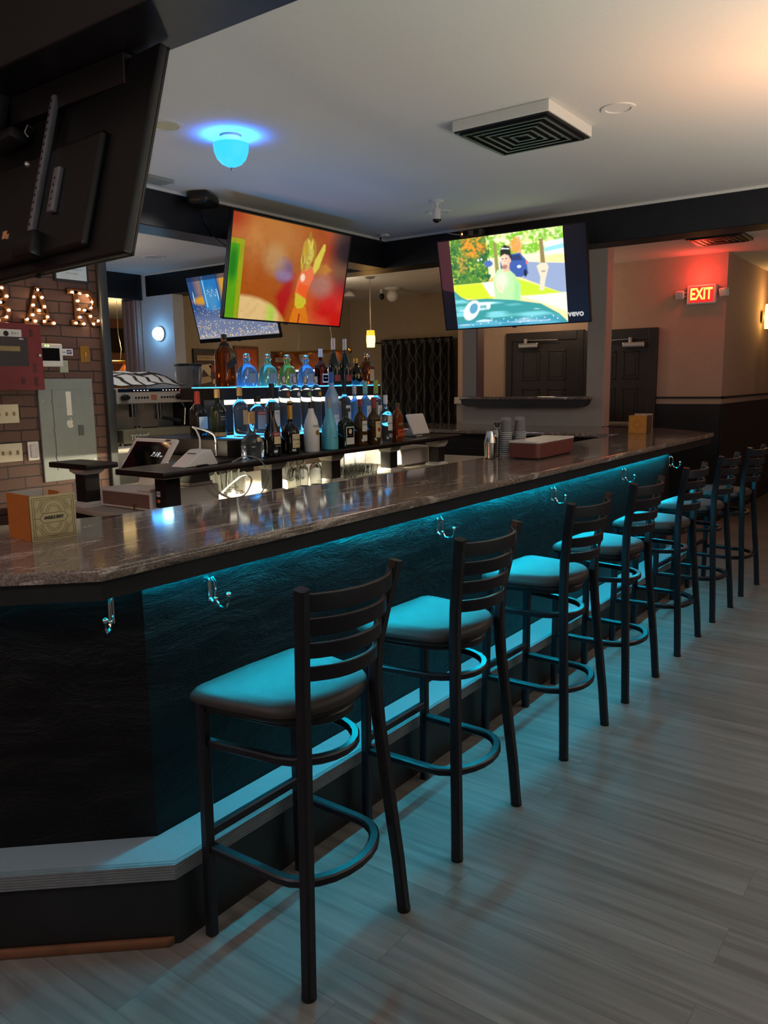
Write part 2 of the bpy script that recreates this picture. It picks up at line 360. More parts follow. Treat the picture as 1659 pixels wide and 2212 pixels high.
# ---------------------------------------------------------------- the room shell
ZC = 2.965
struct('floor', B().box((-15, -2.5, -0.06), (3.5, 14.6, 0)), M['floor'])
struct('ceiling', B().box((-15, -2.5, ZC), (3.5, 14.6, ZC+0.06)), M['ceiling'])
struct('beam_near', B().box((-4.67, 1.63, 2.70), (3.4, 1.90, ZC), 0.006), M['beam'])
struct('beam_side', B().box((-4.95, 1.63, 2.70), (-4.67, 6.45, ZC), 0.006), M['beam'])
struct('beam_far', B().box((-8.3, 6.45, 2.70), (3.4, 6.73, ZC), 0.006), M['beam'])
struct('beam_games', B().box((-8.62, -2.0, 2.66), (-8.37, 6.45, ZC), 0.006), M['beam'])
struct('trim_side', B().box((-4.67, 1.90, ZC-0.022), (-4.648, 6.45, ZC), 0.005), M['white'])
struct('trim_far', B().box((-4.648, 6.428, ZC-0.022), (3.4, 6.45, ZC), 0.005), M['white'])
struct('trim_rear', B().box((-8.3, 6.428, ZC-0.02), (-4.95, 6.45, ZC), 0.005), M['white'])
struct('wall_brick', B().box((-4.95, -2.4, 0), (-4.67, 3.24, 2.70)), M['brick'])
struct('trim_brick', B().box((-4.97, 3.24, 0), (-4.63, 3.30, 2.70), 0.008), mat('dark_grey_corner_post', '35383a', 0.5))
# exit wall with two doors, wainscot band and the wall that turns away from it
struct('wall_exit', B().box((-5.66, 9.47, 0), (-2.26, 9.60, ZC)), M['rose'])
struct('wall_corner', B().box((-2.40, 9.60, 0), (-2.26, 14.4, ZC)), M['rose'])
struct('wall_end', B().box((-2.26, 14.4, 0), (3.4, 14.5, ZC)), M['rose'])
struct('trim_wainscot', B().box((-2.98, 9.455, 0), (-2.255, 9.47, 1.33)).box((-2.26, 9.455, 0), (-2.245, 14.4, 1.33)), M['wainscot'])
struct('trim_rail', B().box((-2.98, 9.445, 1.392), (-2.235, 9.47, 1.412)).box((-2.26, 9.445, 1.392), (-2.235, 14.4, 1.412)), M['wainscot'])
def panel_door(name, x0, x1, ztop, yw, casing, closer_x):
    b = B().box((x0, yw-0.035, 0), (x1, yw-0.002, ztop))
    o = struct(name, b, M['door'])
    W = x1-x0; cw = W*0.28
    for cx in (x0+W*0.30, x0+W*0.70):
        for z0, z1 in ((0.22, 0.86), (1.0, 1.52), (1.62, ztop-0.12)):
            f = B()
            e = 0.018
            for a, c in (((cx-cw/2, yw-0.043, z0), (cx-cw/2+e, yw-0.034, z1)), ((cx+cw/2-e, yw-0.043, z0), (cx+cw/2, yw-0.034, z1)), ((cx-cw/2, yw-0.043, z0), (cx+cw/2, yw-0.034, z0+e)), ((cx-cw/2, yw-0.043, z1-e), (cx+cw/2, yw-0.034, z1))):
                f.box(a, c, 0.003)
            f.box((cx-cw/2+0.04, yw-0.041, z0+0.04), (cx+cw/2-0.04, yw-0.034, z1-0.04), 0.005)
            obj('door_panel', f, M['door'], o)
    c = B(); k = casing
    c.box((x0-k, yw-0.05, 0), (x0, yw, ztop+k*1.25), 0.006).box((x1, yw-0.05, 0), (x1+k, yw, ztop+k*1.25), 0.006).box((x0, yw-0.05, ztop), (x1, yw, ztop+k*1.25), 0.006)
    struct('trim_'+name, c, M['casing'])
    t = tag(obj('door_closer', B().box((closer_x-0.13, yw-0.10, ztop-0.085), (closer_x+0.13, yw-0.036, ztop-0.025), 0.008), M['alu']), 'grey box door closer with folding arm on the ' + ('exit door beside the wainscot' if name == 'door_1' else 'door seen through the wall opening'), 'door closer')
    obj('arm', B().sweep([(closer_x-0.05, yw-0.075, ztop-0.02), (closer_x-0.03, yw-0.075, ztop+0.01), (closer_x-0.42 if name == 'door_1' else closer_x+0.40, yw-0.09, ztop+0.0)], 0.018, 0.01, round_=False).box((closer_x-0.06, yw-0.09, ztop-0.03), (closer_x-0.02, yw-0.05, ztop+0.03), 0.004), M['alu'], t)
    return o
panel_door('door_1', -3.755, -3.08, 2.07, 9.47, 0.105, -3.24)
panel_door('door_2', -4.83, -3.95, 2.11, 9.47, 0.088, -4.58)
struct('door_handle_bar', B().box((-3.73, 9.38, 1.06), (-3.12, 9.43, 1.12), 0.01).box((-3.72, 9.42, 1.04), (-3.64, 9.437, 1.14)).box((-3.22, 9.42, 1.04), (-3.14, 9.437, 1.14)), M['alu'])
# partition with the pass-through opening, standing at the back of the far counter
PW = B()
y0, y1 = 8.10, 8.26
PW.box((-4.78, y0, 0), (-4.60, y1, ZC)).box((-3.28, y0, 0), (-3.10, y1, ZC)).box((-4.60, y0, 0), (-3.28, y1, 1.40)).box((-4.60, y0, 2.35), (-3.28, y1, ZC))
struct('wall_partition', PW, M['grey'])
struct('trim_jamb', B().box((-4.60, y0+0.005, 1.44), (-4.588, y1, 2.35)), mat('plum_jamb_paint', '6d5a5c', 0.6))
struct('trim_post', B().box((-3.10, y0-0.002, 1.135), (-3.085, y1+0.002, ZC)), mat('pale_corner_post_paint', 'c0a99c', 0.6))
lg = tag(obj('serving_ledge', B().prism([(-4.73, 7.93), (-3.21, 7.93), (-3.21, 8.098), (-3.282, 8.098), (-3.282, 8.255), (-4.586, 8.255), (-4.586, 8.098), (-4.73, 8.098)], 1.415, 1.445, bev=0.005), M['granite']), 'narrow granite serving ledge under the wall opening', 'ledge')
obj('bracket', B().prism([(-4.72, 1.413), (-3.22, 1.413), (-3.24, 1.36), (-3.30, 1.335), (-4.64, 1.335), (-4.70, 1.36)], 7.95, 8.098, axis='y'), M['black'], lg)
# rooms behind the bar
struct('wall_rear', B().box((-8.55, 10.6, 0), (-2.4, 10.72, ZC)), M['tan'])
struct('wall_games', B().box((-8.62, 6.45, 0), (-8.40, 10.6, ZC)), M['tan'])
struct('wall_partition_low', B().box((-5.40, 9.0, 0), (-4.78, 9.12, 1.335)), M['grey'])
struct('trim_partition_low', B().box((-5.42, 8.97, 1.335), (-4.76, 9.15, 1.42), 0.006), M['white'])
struct('pillar', B().box((-8.40, 6.46, 0), (-7.82, 6.62, ZC)), mat('pale_pillar_paint', 'c9c9c9', 0.6, noise=0.02))
PB = B().box((-8.69, 6.38, 0), (-8.402, 6.44, ZC-0.03), 0.004)
for i in range(3): PB.box((-8.675+i*0.092, 6.362, 0.2), (-8.615+i*0.092, 6.381, ZC-0.12), 0.008)
struct('trim_pilaster', PB, M['pilaster'])
struct('wall_games_far', B().box((-14.2, -2.0, 0), (-14.0, 14.0, ZC)), mat('brown_wall_paint', '8a5a42', 0.8, noise=0.05))
struct('trim_games_far', B().box((-14.0, -2.0, 2.30), (-13.97, 14.0, 2.78)), mat('dark_brown_band', '2b1a14', 0.7))
# ---------------------------------------------------------------- the bar
die_out = [(-3.1, 0.256), (-1.885, 1.39), (-1.905, 6.45), (-2.55, 7.40)]
die_in = [(-2.66, 7.33), (-1.985, 6.42), (-1.985, 1.434), (-3.17, 0.33)]
bar = tag(obj('bar_cabinet', B().prism(die_out+die_in, 0.0, 1.094), M['plaster']), 'black combed plaster front of the long bar', 'bar')
ap_o = [(-3.08, -0.02), (-1.832, 1.222), (-1.852, 7.48), (-2.44, 8.05)]
ap_i = [(-2.46, 8.03), (-1.872, 7.468), (-1.852, 1.231), (-3.095, -0.005)]
obj('apron', B().prism(ap_o+ap_i, 1.040, 1.094), M['black'], bar)
cnt_o = [(-3.1, -0.07), (-1.812, 1.214), (-1.838, 7.507), (-2.44, 8.095), (-6.3, 8.095)]
cnt_i = [(-6.3, 7.10), (-2.52, 7.00), (-2.478, 3.4), (-2.56, 1.80), (-2.72, 1.43), (-3.6, 0.60)]
tag(obj('bar_countertop', B().prism(cnt_o+cnt_i, 1.095, 1.130, bev=0.005), M['granite']), 'long polished granite bar top with chamfered corner', 'countertop')
# the far run of the bar stands on a dark cabinet
tag(obj('far_bar_cabinet', B().box((-6.2, 7.22, 0), (-2.66, 8.0, 1.094)).box((-6.0, 7.205, 0.86), (-3.3, 7.222, 0.93), 0.004), M['blackwood']), 'dark cabinet under the far run of the granite bar', 'cabinet')
tag(obj('inner_bar_cabinet', B().prism([(-1.99, 1.6), (-1.99, 6.4), (-2.40, 6.9), (-2.40, 1.9)], 0.0, 1.0), M['blackwood']), 'dark cabinet behind the bar front facing the bartender', 'cabinet')
stp = thing('foot_step', 'raised foot step with pale top and grooved nosing along the bar', 'step', (-1.8, 3.5, 0))
def rel(pts): return [(x+1.8, y-3.5) for x, y in pts]
bo = [(-3.1, 0.13), (-1.735, 1.335), (-1.735, 6.48), (-2.45, 7.45)]
bi = [(-2.545, 7.405), (-1.9025, 6.454), (-1.8838, 1.3888), (-3.1, 0.2545)]
obj('base', B().prism(rel(bo+bi), 0.0, 0.255), M['black'], stp)
obj('step_top', B().prism(rel([(-3.1, 0.1315), (-1.738, 1.3365), (-1.738, 6.48), (-2.45, 7.448)]+bi), 0.255, 0.260), M['stepwhite'], stp)
NB = B()
for k in range(6):
    z0 = 0.213+k*0.008
    NB.prism(rel([(-3.1, 0.10-0.004), (-1.7235, 1.3225), (-1.7235, 6.483), (-2.44, 7.46), (-2.445, 7.445), (-1.7349, 6.479), (-1.7349, 1.3352), (-3.1, 0.1302)]), z0, z0+0.006)
NB.prism(rel([(-3.1, 0.112), (-1.728, 1.327), (-1.728, 6.482), (-2.443, 7.455), (-2.446, 7.447), (-1.7348, 6.479), (-1.7348, 1.3351), (-3.1, 0.1301)]), 0.212, 0.2605)
obj('nosing', NB, M['slate'], stp)
obj('shoe_molding', B().prism(rel([(-3.1, 0.105), (-1.744, 1.302), (-1.744, 1.327), (-3.1, 0.13)]), 0.0, 0.028, bev=0.006), M['brownwood'], stp)
# LED strip hidden behind the apron
M['ledteal'] = glow('teal_led', (0.0, 0.68, 1.0), 150.0)
LS = B(); LD = B()
for a, b_, LQ in (((-2.952, 0.378), (-1.892, 1.366), LD), ((-1.874, 1.395), (-1.893, 6.43), LS)):
    LQ.sweep([(a[0], a[1], 1.046), (b_[0], b_[1], 1.046)], 0.010, 0.005, round_=False)
led = tag(obj('light_strip', LS, M['ledteal']), 'teal LED light strip under the bar counter overhang', 'light strip')
obj('dim_section', LD, glow('dim_teal_led', (0.0, 0.70, 1.0), 14.0), led)

def make_hook(y, label):
    t = thing('coat_hook', label, 'coat hook', (-1.885, y, 0.965), 0, 'coat hooks under the bar counter')
    obj('backplate', B().box((0, -0.008, -0.03), (0.005, 0.008, 0.045), 0.003), M['chrome'], t)
    p = [(0.004, 0, 0.035), (0.016, 0, 0.048), (0.028, 0, 0.035), (0.03, 0, 0.01)] + [(0.058-0.028*math.cos(a), 0, -0.012-0.03*math.sin(a)) for a in [PI*i/9 for i in range(9)]] + [(0.087, 0, -0.002)]
    obj('prong', B().sweep(p, 0.008).ball((0.087, 0, 0.003), 0.0085), M['chrome'], t)
    obj('lower_prong', B().sweep([(0.004, 0, -0.02), (0.016, 0, -0.032), (0.026, 0, -0.022)], 0.007).ball((0.028, 0, -0.018), 0.0075), M['chrome'], t)
    return t
h0 = make_hook(1.64, 'chrome coat hook on bar front, above the first stool by the chamfered corner')
for y, s in ((2.975, 'chrome coat hook on bar front, second from the chamfered corner'), (4.18, 'chrome coat hook on bar front, third from the chamfered corner'), (5.32, 'chrome coat hook on bar front, next to the last one at the dark end'), (6.37, 'chrome coat hook on bar front, last one where the teal light ends')):
    dup(h0, (-1.885, y, 0.965), 0, s)
hc = dup(h0, (-1.936, 1.322, 0.965), -0.82, 'chrome coat hook on the angled end panel of the bar front')

# ---------------------------------------------------------------- stools
def seat_builder():
    def outline(k):
        # straight front towards the bar, tapering sides, round back
        pts = [(-0.215, -0.20), (-0.222, 0.0), (-0.215, 0.20), (-0.200, 0.228), (-0.165, 0.234), (-0.05, 0.222), (0.04, 0.203)]
        pts += [(0.055+0.125*math.sin(a), 0.198*math.cos(a)) for a in [PI/2*i/9 for i in range(1, 18)]]
        pts += [(0.04, -0.203), (-0.05, -0.222), (-0.165, -0.234), (-0.200, -0.228)]
        return [(-0.02+(x+0.02)*k, y*k) for x, y in pts]
    b = B(); rings = []
    for k, z in ((0.95, 0.734), (0.99, 0.738), (1.0, 0.746), (0.99, 0.756), (0.965, 0.764), (0.92, 0.7705), (0.75, 0.7755), (0.35, 0.778)):
        rings.append([Vector((x, y, z)) for x, y in outline(k)])
    return b.loft(rings)
POST = ((0.208, 0.220, 0.0), (0.198, 0.206, 0.18), (0.180, 0.182, 0.42), (0.166, 0.163, 0.62), (0.160, 0.156, 0.74), (0.164, 0.159, 0.86), (0.182, 0.175, 0.97), (0.199, 0.192, 1.06), (0.207, 0.199, 1.107))
def make_stool():
    t = thing('bar_stool', 'black metal ladder-back bar stool by the chamfered bar corner, closest to the photographer', 'bar stool', (-1.495, 1.612, 0), 0, 'ladder-back stools along the bar')
    obj('seat', seat_builder(), M['vinyl'], t)
    sb = B(); sb.loft([[Vector((-0.02+(x+0.02)*k, y*k, z)) for x, y in [(-0.21, -0.195), (-0.21, 0.195), (-0.16, 0.222), (-0.05, 0.212), (0.04, 0.193)]+[(0.055+0.115*math.sin(a), 0.188*math.cos(a)) for a in [PI/2*i/6 for i in range(1, 12)]]+[(0.04, -0.193), (-0.05, -0.212), (-0.16, -0.222)]] for k, z in ((0.97, 0.719), (1.0, 0.724), (1.0, 0.7335))]); obj('seat_base', sb, M['plasticb'], t)
    fr = M['frame']; W = 0.034
    for s in (-1, 1):
        obj('leg', B().sweep([(-0.195, s*0.195, 0.0), (-0.192, s*0.19, 0.722)], 0.032, 0.032, round_=False, up=(1, 0, 0)), fr, t)
        obj('back_post', B().sweep([(x, s*y, z) for x, y, z in POST], W, W, round_=False, up=(1, 0, 0)), fr, t)
    def px(z):
        for (x, y, a), (x2, y2, b_) in zip(POST, POST[1:]):
            if a <= z <= b_: u = (z-a)/(b_-a); return x+(x2-x)*u, y+(y2-y)*u
    for zc, hh in ((1.066, 0.046), (0.998, 0.044), (0.931, 0.040), (0.865, 0.040)):
        x0, yh = px(zc); pts = []
        for i in range(13):
            u = -1+2*i/12; pts.append((x0+0.066*(1-abs(u)**2.4)-0.004, (yh-0.008)*u, zc))
        obj('slat', B().sweep(pts, 0.012, hh, round_=False), fr, t)
    def ring(xf, xb, yw, z, r, yf=None):
        yf = yf or yw; p = [(xf, -yf, z), (xb-r*0.55, -yw, z)]
        for i in range(1, 12):
            a = -PI/2+PI*i/12; p.append((xb-r*0.55+r*0.55*math.cos(a), yw*math.sin(a), z))
        return p+[(xb-r*0.55, yw, z), (xf, yf, z)]
    obj('seat_frame', B().sweep(ring(-0.192, 0.158, 0.150, 0.706, 0.30, 0.185), 0.022, 0.026, round_=False).sweep([(-0.192, -0.185, 0.706), (-0.192, 0.185, 0.706)], 0.022, 0.026, round_=False), fr, t)
    obj('brace_ring', B().sweep(ring(-0.192, 0.166, 0.150, 0.598, 0.28, 0.18), 0.026, 0.024, round_=False), fr, t)
    obj('foot_ring', B().sweep(ring(-0.192, 0.208, 0.180, 0.275, 0.24, 0.185), 0.030, 0.026, round_=False), fr, t)
    obj('stretcher', B().sweep([(-0.193, -0.19, 0.322), (-0.193, 0.19, 0.322)], 0.022, 0.03, round_=False), fr, t)
    for s in (-1, 1):
        obj('glide', B().cyl((0.208, s*0.220, -0.0), (0.208, s*0.22, 0.012), 0.021), M['plasticb'], t)
    return t
s0 = make_stool()
for i, (dx, y, rz, lab) in enumerate(((0, 2.370, 0.0, 'second black ladder-back bar stool counting from the chamfered bar corner'),
        (0.004, 3.266, -0.03, 'third black ladder-back bar stool counting from the chamfered bar corner'),
        (0.005, 4.018, -0.03, 'fourth black ladder-back bar stool, middle one of the row of seven'),
        (0.010, 4.857, 0.0, 'fifth black ladder-back bar stool, two before the last pair'),
        (0.012, 5.667, -0.03, 'sixth black ladder-back bar stool, next to the last one'),
        (0.022, 6.465, -0.05, 'last black ladder-back bar stool with orange-lit seat at the far bar end'))):
    dup(s0, (-1.495+dx, y, 0), rz, lab)
# ---------------------------------------------------------------- the back bar island
M['worktop'] = mat('satin_steel_worktop', 'c2bbac', 0.35, 0.2, noise=0.05)
M['ledwarm'] = glow('warm_white_led', (1.0, 0.88, 0.62), 210.0)
M['ledblue'] = glow('blue_lit_acrylic', (0.05, 0.40, 1.0), 1.5)
wt = tag(obj('back_bar_worktop', B().prism([(-3.20, 2.44), (-3.32, 6.3), (-4.45, 6.3), (-4.45, 2.60)], 0.915, 0.95, bev=0.004), M['worktop']), 'low worktop of the back bar under the liquor shelf', 'worktop')
tag(obj('back_bar_cabinet', B().prism([(-3.28, 2.54), (-3.40, 6.2), (-4.40, 6.2), (-4.40, 2.68)], 0.0, 0.915), M['blackwood']), 'dark cabinet carrying the back bar worktop', 'cabinet')
sh = tag(obj('liquor_shelf', B().prism([(-3.10, 2.45), (-3.30, 5.57), (-4.30, 5.57), (-4.25, 3.2), (-3.52, 3.10), (-3.48, 2.45)], 1.165, 1.195, bev=0.004), M['blackwood']), 'long black liquor shelf carrying the front row of bottles', 'shelf')
tag(obj('register_shelf', B().box((-4.16, 2.50, 1.165), (-3.80, 2.70, 1.195), 0.004), M['blackwood']), 'short black shelf board beside the tablet register', 'shelf')
def led_tube(name, a, b_, m, label):
    return tag(obj(name, B().sweep([a, b_], 0.020, 0.010, round_=False), m), label, 'light strip')
led_tube('light_strip', (-3.60, 3.0, 1.160), (-3.66, 4.92, 1.160), M['ledwarm'], 'warm white light strip under the liquor shelf over the glasses')
ls = bpy.data.objects['light_strip.001']
obj('channel', B().sweep([(-3.577, 2.99, 1.146), (-3.637, 4.93, 1.146)], 0.004, 0.036, round_=False), M['alu'], ls)  # lip added to keep the strip out of the granite's reflections
def post(x, y, label, z1=1.165, cap=0.068):
    t = thing('shelf_post', label, 'post', (x, y, 0.95), 0, 'square posts under the liquor shelf')
    h = z1-0.95
    obj('column', B().box((-0.046, -0.046, 0.02), (0.046, 0.046, h-0.02), 0.002), M['black'], t)
    def mold(z0, zz):
        b = B(); b.loft([[(s*x, u*x, z) for s, u in ((-1, -1), (1, -1), (1, 1), (-1, 1))] for x, z in ((0.066, z0), (0.066, z0+(zz-z0)*0.55), (0.049, zz))]); return b
    obj('foot_molding', mold(0, 0.026), M['white'], t)
    obj('cap_molding', mold(h, h-cap), M['white'], t)
    return t
post(-3.965, 2.61, 'black post with white moldings under the short register shelf', cap=0.036)
p1 = post(-3.375, 2.69, 'black post with card stickers beside the cash drawer', cap=0.036)
post(-3.445, 3.54, 'black post between the cables and the upturned tumblers')
post(-3.48, 4.15, 'black post between the upturned tumblers and the shot glasses')
post(-3.535, 4.90, 'black post between the napkin caddy and the white cash drawer')
post(-3.475, 5.48, 'last black post, at the far end of the liquor shelf')
for nm, z0, mm in (('sticker', 0.085, M['white']), ('sticker', 0.045, M['redink'])):
    o = obj(nm, B().box((-0.035, -0.0475, z0), (-0.005, -0.046, z0+0.028)), M['white'] if z0 > 0.06 else M['plasticb'], p1)
    if z0 > 0.06: text_on('VISA', 0.012, mat('navy_ink', '1c2a6b', 0.6), p1, frame_m((-0.02, -0.0478, z0+0.014), (1, 0, 0), (0, 0, 1)))
    else:
        obj('sticker_mark', B().cyl((-0.025, -0.0475, z0+0.016), (-0.025, -0.0482, z0+0.016), 0.009), mat('red_circle_ink', 'c0281f', 0.6), p1)
        obj('sticker_mark', B().cyl((-0.015, -0.0475, z0+0.016), (-0.015, -0.0484, z0+0.016), 0.009), mat('orange_circle_ink', 'e08a25', 0.6), p1)
# cash drawer and tablet register
t = thing('cash_drawer', 'white cash drawer with brown face panel and key, under the tablet register', 'cash drawer', (-3.66, 2.86, 0.951))
obj('housing', B().box((-0.225, -0.23, 0.004), (0.223, 0.24, 0.104), 0.006), M['plasticw'], t)
obj('drawer_front', B().box((-0.20, -0.234, 0.016), (0.205, -0.229, 0.09), 0.002), mat('mauve_drawer_face', '7a5e53', 0.5), t)
lk = obj('lock', B().cyl((0.09, -0.238, 0.034), (0.09, -0.233, 0.034), 0.012), M['alu'], t)
obj('key', B().cyl((0.09, -0.244, 0.034), (0.09, -0.237, 0.034), 0.004).box((0.084, -0.246, 0.002), (0.096, -0.243, 0.03), 0.001), M['brass'], t)
t = thing('tablet_register', 'white tablet register showing a clock on its black screen', 'register', (-3.725, 2.75, 1.055))
ang = math.atan2(0.19, 0.15)
bx = Vector((1, 0, 0)); by = Vector((0, math.cos(ang), math.sin(ang)))
TMt = frame_m((0, 0.082, 0.165), bx, by)
b = B().box((-0.186, -0.125, -0.022), (0.186, 0.125, 0.0), 0.012); bmesh.ops.transform(b.bm, matrix=TMt, verts=b.bm.verts[:]); obj('body', b, M['plasticw'], t)
b = B().box((-0.155, -0.10, 0.0), (0.155, 0.095, 0.0012)); bmesh.ops.transform(b.bm, matrix=TMt, verts=b.bm.verts[:]); so = obj('screen', b, M['screenoff'], t)
me = text_mesh('7:18', 0.042, shear=0.25); me.transform(TMt @ Matrix.Translation((0.072, 0.012, 0.0018))); obj('clock_digits', me, glow('clock_text', 'c8c8c8', 0.55), so)
me = text_mesh('PM', 0.014, shear=0.25); me.transform(TMt @ Matrix.Translation((0.128, 0.002, 0.0018))); obj('clock_digits', me, glow('clock_text_small', 'c8c8c8', 0.55), so)
b = B().box((0.09, 0.103, -0.002), (0.135, 0.118, 0.001), 0.002); bmesh.ops.transform(b.bm, matrix=TMt, verts=b.bm.verts[:]); obj('card_slot', b, M['plasticb'], t)
obj('stand', B().prism([(0.06, 0.0), (0.22, 0.0), (0.17, 0.16), (0.12, 0.12)], -0.07, 0.07, axis='x', bev=0.006), M['plasticw'], t)
t = tag(obj('card_terminal', B().prism([(2.63, 1.056), (2.80, 1.056), (2.80, 1.085), (2.63, 1.068)], -3.56, -3.45, axis='x', bev=0.004), M['plasticw']), 'flat white card terminal lying on the cash drawer', 'card terminal')
obj('display', B().box((-3.555, 2.76, 1.0835), (-3.455, 2.79, 1.086)), M['plasticb'], t)
t = thing('receipt_printer', 'pale receipt printer on the cash drawer below the liquor shelf', 'printer', (-3.545, 2.98, 1.0565))
obj('body', B().box((-0.10, -0.085, 0.0), (0.10, 0.085, 0.02), 0.006), M['plasticw'], t)
obj('cover', B().prism([(-0.08, 0.02), (0.08, 0.02), (0.065, 0.085), (-0.05, 0.085)], -0.09, 0.09, axis='x', bev=0.006), M['panelgrey'], t)
t = thing('card_reader', 'white wedge card reader with a slot on the liquor shelf', 'card reader', (-3.24, 2.78, 1.196))
obj('body', B().prism([(-0.13, 0.0), (0.10, 0.0), (0.055, 0.082), (0.0, 0.082)], -0.055, 0.055, axis='x', bev=0.006), M['plasticw'], t)
b = B().box((-0.032, -0.002, 0), (0.032, 0.002, 0.002)); bmesh.ops.transform(b.bm, matrix=frame_m((0, -0.032, 0.0635), (1, 0, 0), (0, 0.85, 0.53)), verts=b.bm.verts[:]); obj('slot', b, M['plasticb'], t)
def cable(name, pts, r, m, label, res=6):
    cu = []
    P = [Vector(p) for p in pts]
    for i in range(len(P)-1):
        p0, p1, p2, p3 = P[max(i-1, 0)], P[i], P[i+1], P[min(i+2, len(P)-1)]
        for k in range(res):
            u = k/res
            cu.append(0.5*((2*p1)+(p2-p0)*u+(2*p0-5*p1+4*p2-p3)*u*u+(3*p1-p0-3*p2+p3)*u**3))
    cu.append(P[-1])
    return tag(obj(name, B().sweep(cu, 2*r, seg=6), m), label, 'cable')
cable('cable', [(-3.27, 2.83, 1.275), (-3.28, 2.84, 1.33), (-3.33, 2.86, 1.375), (-3.45, 2.95, 1.38), (-3.52, 3.15, 1.33), (-3.54, 3.185, 1.24), (-3.54, 3.185, 1.20)], 0.005, M['plasticw'], 'white cable arching up behind the wedge card reader')
cable('cable', [(-3.40, 3.02, 1.06), (-3.40, 3.08, 1.0), (-3.43, 3.2, 0.956), (-3.45, 3.32, 0.97), (-3.5, 3.42, 1.04), (-3.55, 3.40, 1.06), (-3.58, 3.3, 1.0), (-3.55, 3.2, 0.958), (-3.5, 3.12, 0.957)], 0.006, M['plasticw'], 'thick white cable looped on the worktop beside the receipt printer')
cable('cable', [(-3.16, 2.95, 1.20), (-3.16, 3.05, 1.225), (-3.12, 3.12, 1.20), (-3.10, 3.16, 1.10), (-3.22, 3.2, 0.98), (-3.26, 3.22, 0.953)], 0.003, M['panelgrey'], 'thin grey cable hanging over the shelf edge')
t = tag(obj('pen', B().cyl((-3.17, 2.72, 1.20), (-3.24, 3.02, 1.20), 0.005), M['plasticb']), 'black pen lying on the shelf before the card reader', 'pen')
# risers for the bottles
rz = thing('bottle_riser', 'low black bottle riser with blue-lit acrylic top on the liquor shelf', 'riser', (-3.86, 4.07, 1.196))
obj('box', B().box((-0.41, -0.88, 0), (0.41, 0.89, 0.096), 0.003), M['blackwood'], rz)
obj('lit_top', B().box((0.12, -0.71, 0.096), (0.395, 0.875, 0.102), 0.002), M['ledblue'], rz)
rt = thing('bottle_riser', 'high black bottle riser with blue-lit acrylic top, carrying the topmost bottles', 'riser', (-4.0, 4.33, 1.30))
obj('box', B().box((-0.20, -0.84, 0.215), (0.20, 0.84, 0.290), 0.003), M['blackwood'], rt)
obj('lit_top', B().box((-0.195, -0.745, 0.290), (0.195, 0.835, 0.297), 0.002), M['ledblue'], rt)
obj('back_panel', B().box((0.0, -0.84, 0), (0.03, 0.84, 0.215)), M['blackwood'], rt)
obj('edge_light', B().box((0.17, -0.80, 0.185), (0.19, 0.80, 0.2145), 0.002), glow('warm_edge_light', (1.0, 0.88, 0.66), 0.9), rt)

# glassware on the worktop
def tumbler(x, y, r, h, label, group, z=0.95):
    prof = [(r*0.98, 0), (r*1.0, 0.01), (r*1.12, h*0.45), (r*0.98, h*0.8), (r*0.6, h*0.97), (0, h), (0, h-0.006), (r*0.55, h*0.94), (r*0.92, h*0.78), (r*1.06, h*0.45), (r*0.95, 0.01), (r*0.94, 0)]
    o = obj('tumbler', B().lathe(prof, 20), M['glass'], None, (x, y, z)); return tag(o, label, 'glass', group)
T0 = 'upturned tumblers on the back bar'
tumbler(-3.44, 3.735, 0.040, 0.145, 'upturned clear tumbler next to the black post past the cables', T0)
tumbler(-3.50, 3.88, 0.040, 0.145, 'upturned clear tumbler in the middle of three under the shelf light', T0)
tumbler(-3.48, 3.99, 0.040, 0.145, 'upturned clear tumbler third of three, next to the shot glass post', T0)
G1 = 'tall glasses behind the upturned tumblers'; first = None
for i, (x, y) in enumerate(((-3.86, 3.98), (-3.88, 4.10), (-3.80, 4.08), (-3.90, 4.24), (-3.80, 4.20))):
    o = tag(obj('tall_glass', B().lathe([(0.026, 0), (0.034, 0.15), (0.031, 0.15), (0.024, 0.012), (0, 0.012)][::-1] + [(0, 0)], 16), M['glass'], None, (x, y, 0.951)), 'tall clear glass standing behind the upturned tumblers', 'glass', G1)
for i, (x, y) in enumerate(((-3.62, 3.29), (-3.70, 3.40), (-3.60, 3.42), (-3.76, 3.52), (-3.80, 3.36))):
    o = tag(obj('tall_glass', B().lathe([(0.030, 0), (0.040, 0.13), (0.037, 0.13), (0.027, 0.012), (0, 0.012)][::-1] + [(0, 0)], 16), M['glass'], None, (x, y, 0.951)), 'clear glass standing behind the looped white cable', 'glass', 'glasses behind the looped cable')
sg = None
for i in range(7):
    for j in range(4):
        x, y = -3.47-0.058*j-0.008*i+rnd.uniform(-.004, .004), 4.30+i*0.066+0.02*(j % 2)
        if sg is None:
            sg = tag(obj('shot_glass', B().lathe([(0.0, 0.0), (0.019, 0), (0.026, 0.068), (0.0235, 0.068), (0.017, 0.016), (0, 0.016)], 14), M['glass'], None, (x, y, 0.951)), 'clear shot glass in the crowd of shot glasses under the liquor shelf', 'shot glass', 'shot glasses under the liquor shelf')
        else:
            o = sg.copy(); o.location = (x, y, 0.951); C.objects.link(o)
t = thing('napkin_caddy', 'clear caddy filled with white napkins behind the shot glasses', 'caddy', (-3.82, 4.72, 0.951))
NB = B()
for a, c in (((-0.10, -0.13, 0), (0.10, 0.13, 0.004)), ((-0.10, -0.13, 0), (-0.096, 0.13, 0.15)), ((0.096, -0.13, 0), (0.10, 0.13, 0.15)), ((-0.10, -0.13, 0), (0.10, -0.126, 0.15)), ((-0.10, 0.126, 0), (0.10, 0.13, 0.15)), ((-0.10, 0, 0), (0.10, 0.004, 0.15))): NB.box(a, c)
obj('tray', NB, M['clearplastic'], t)
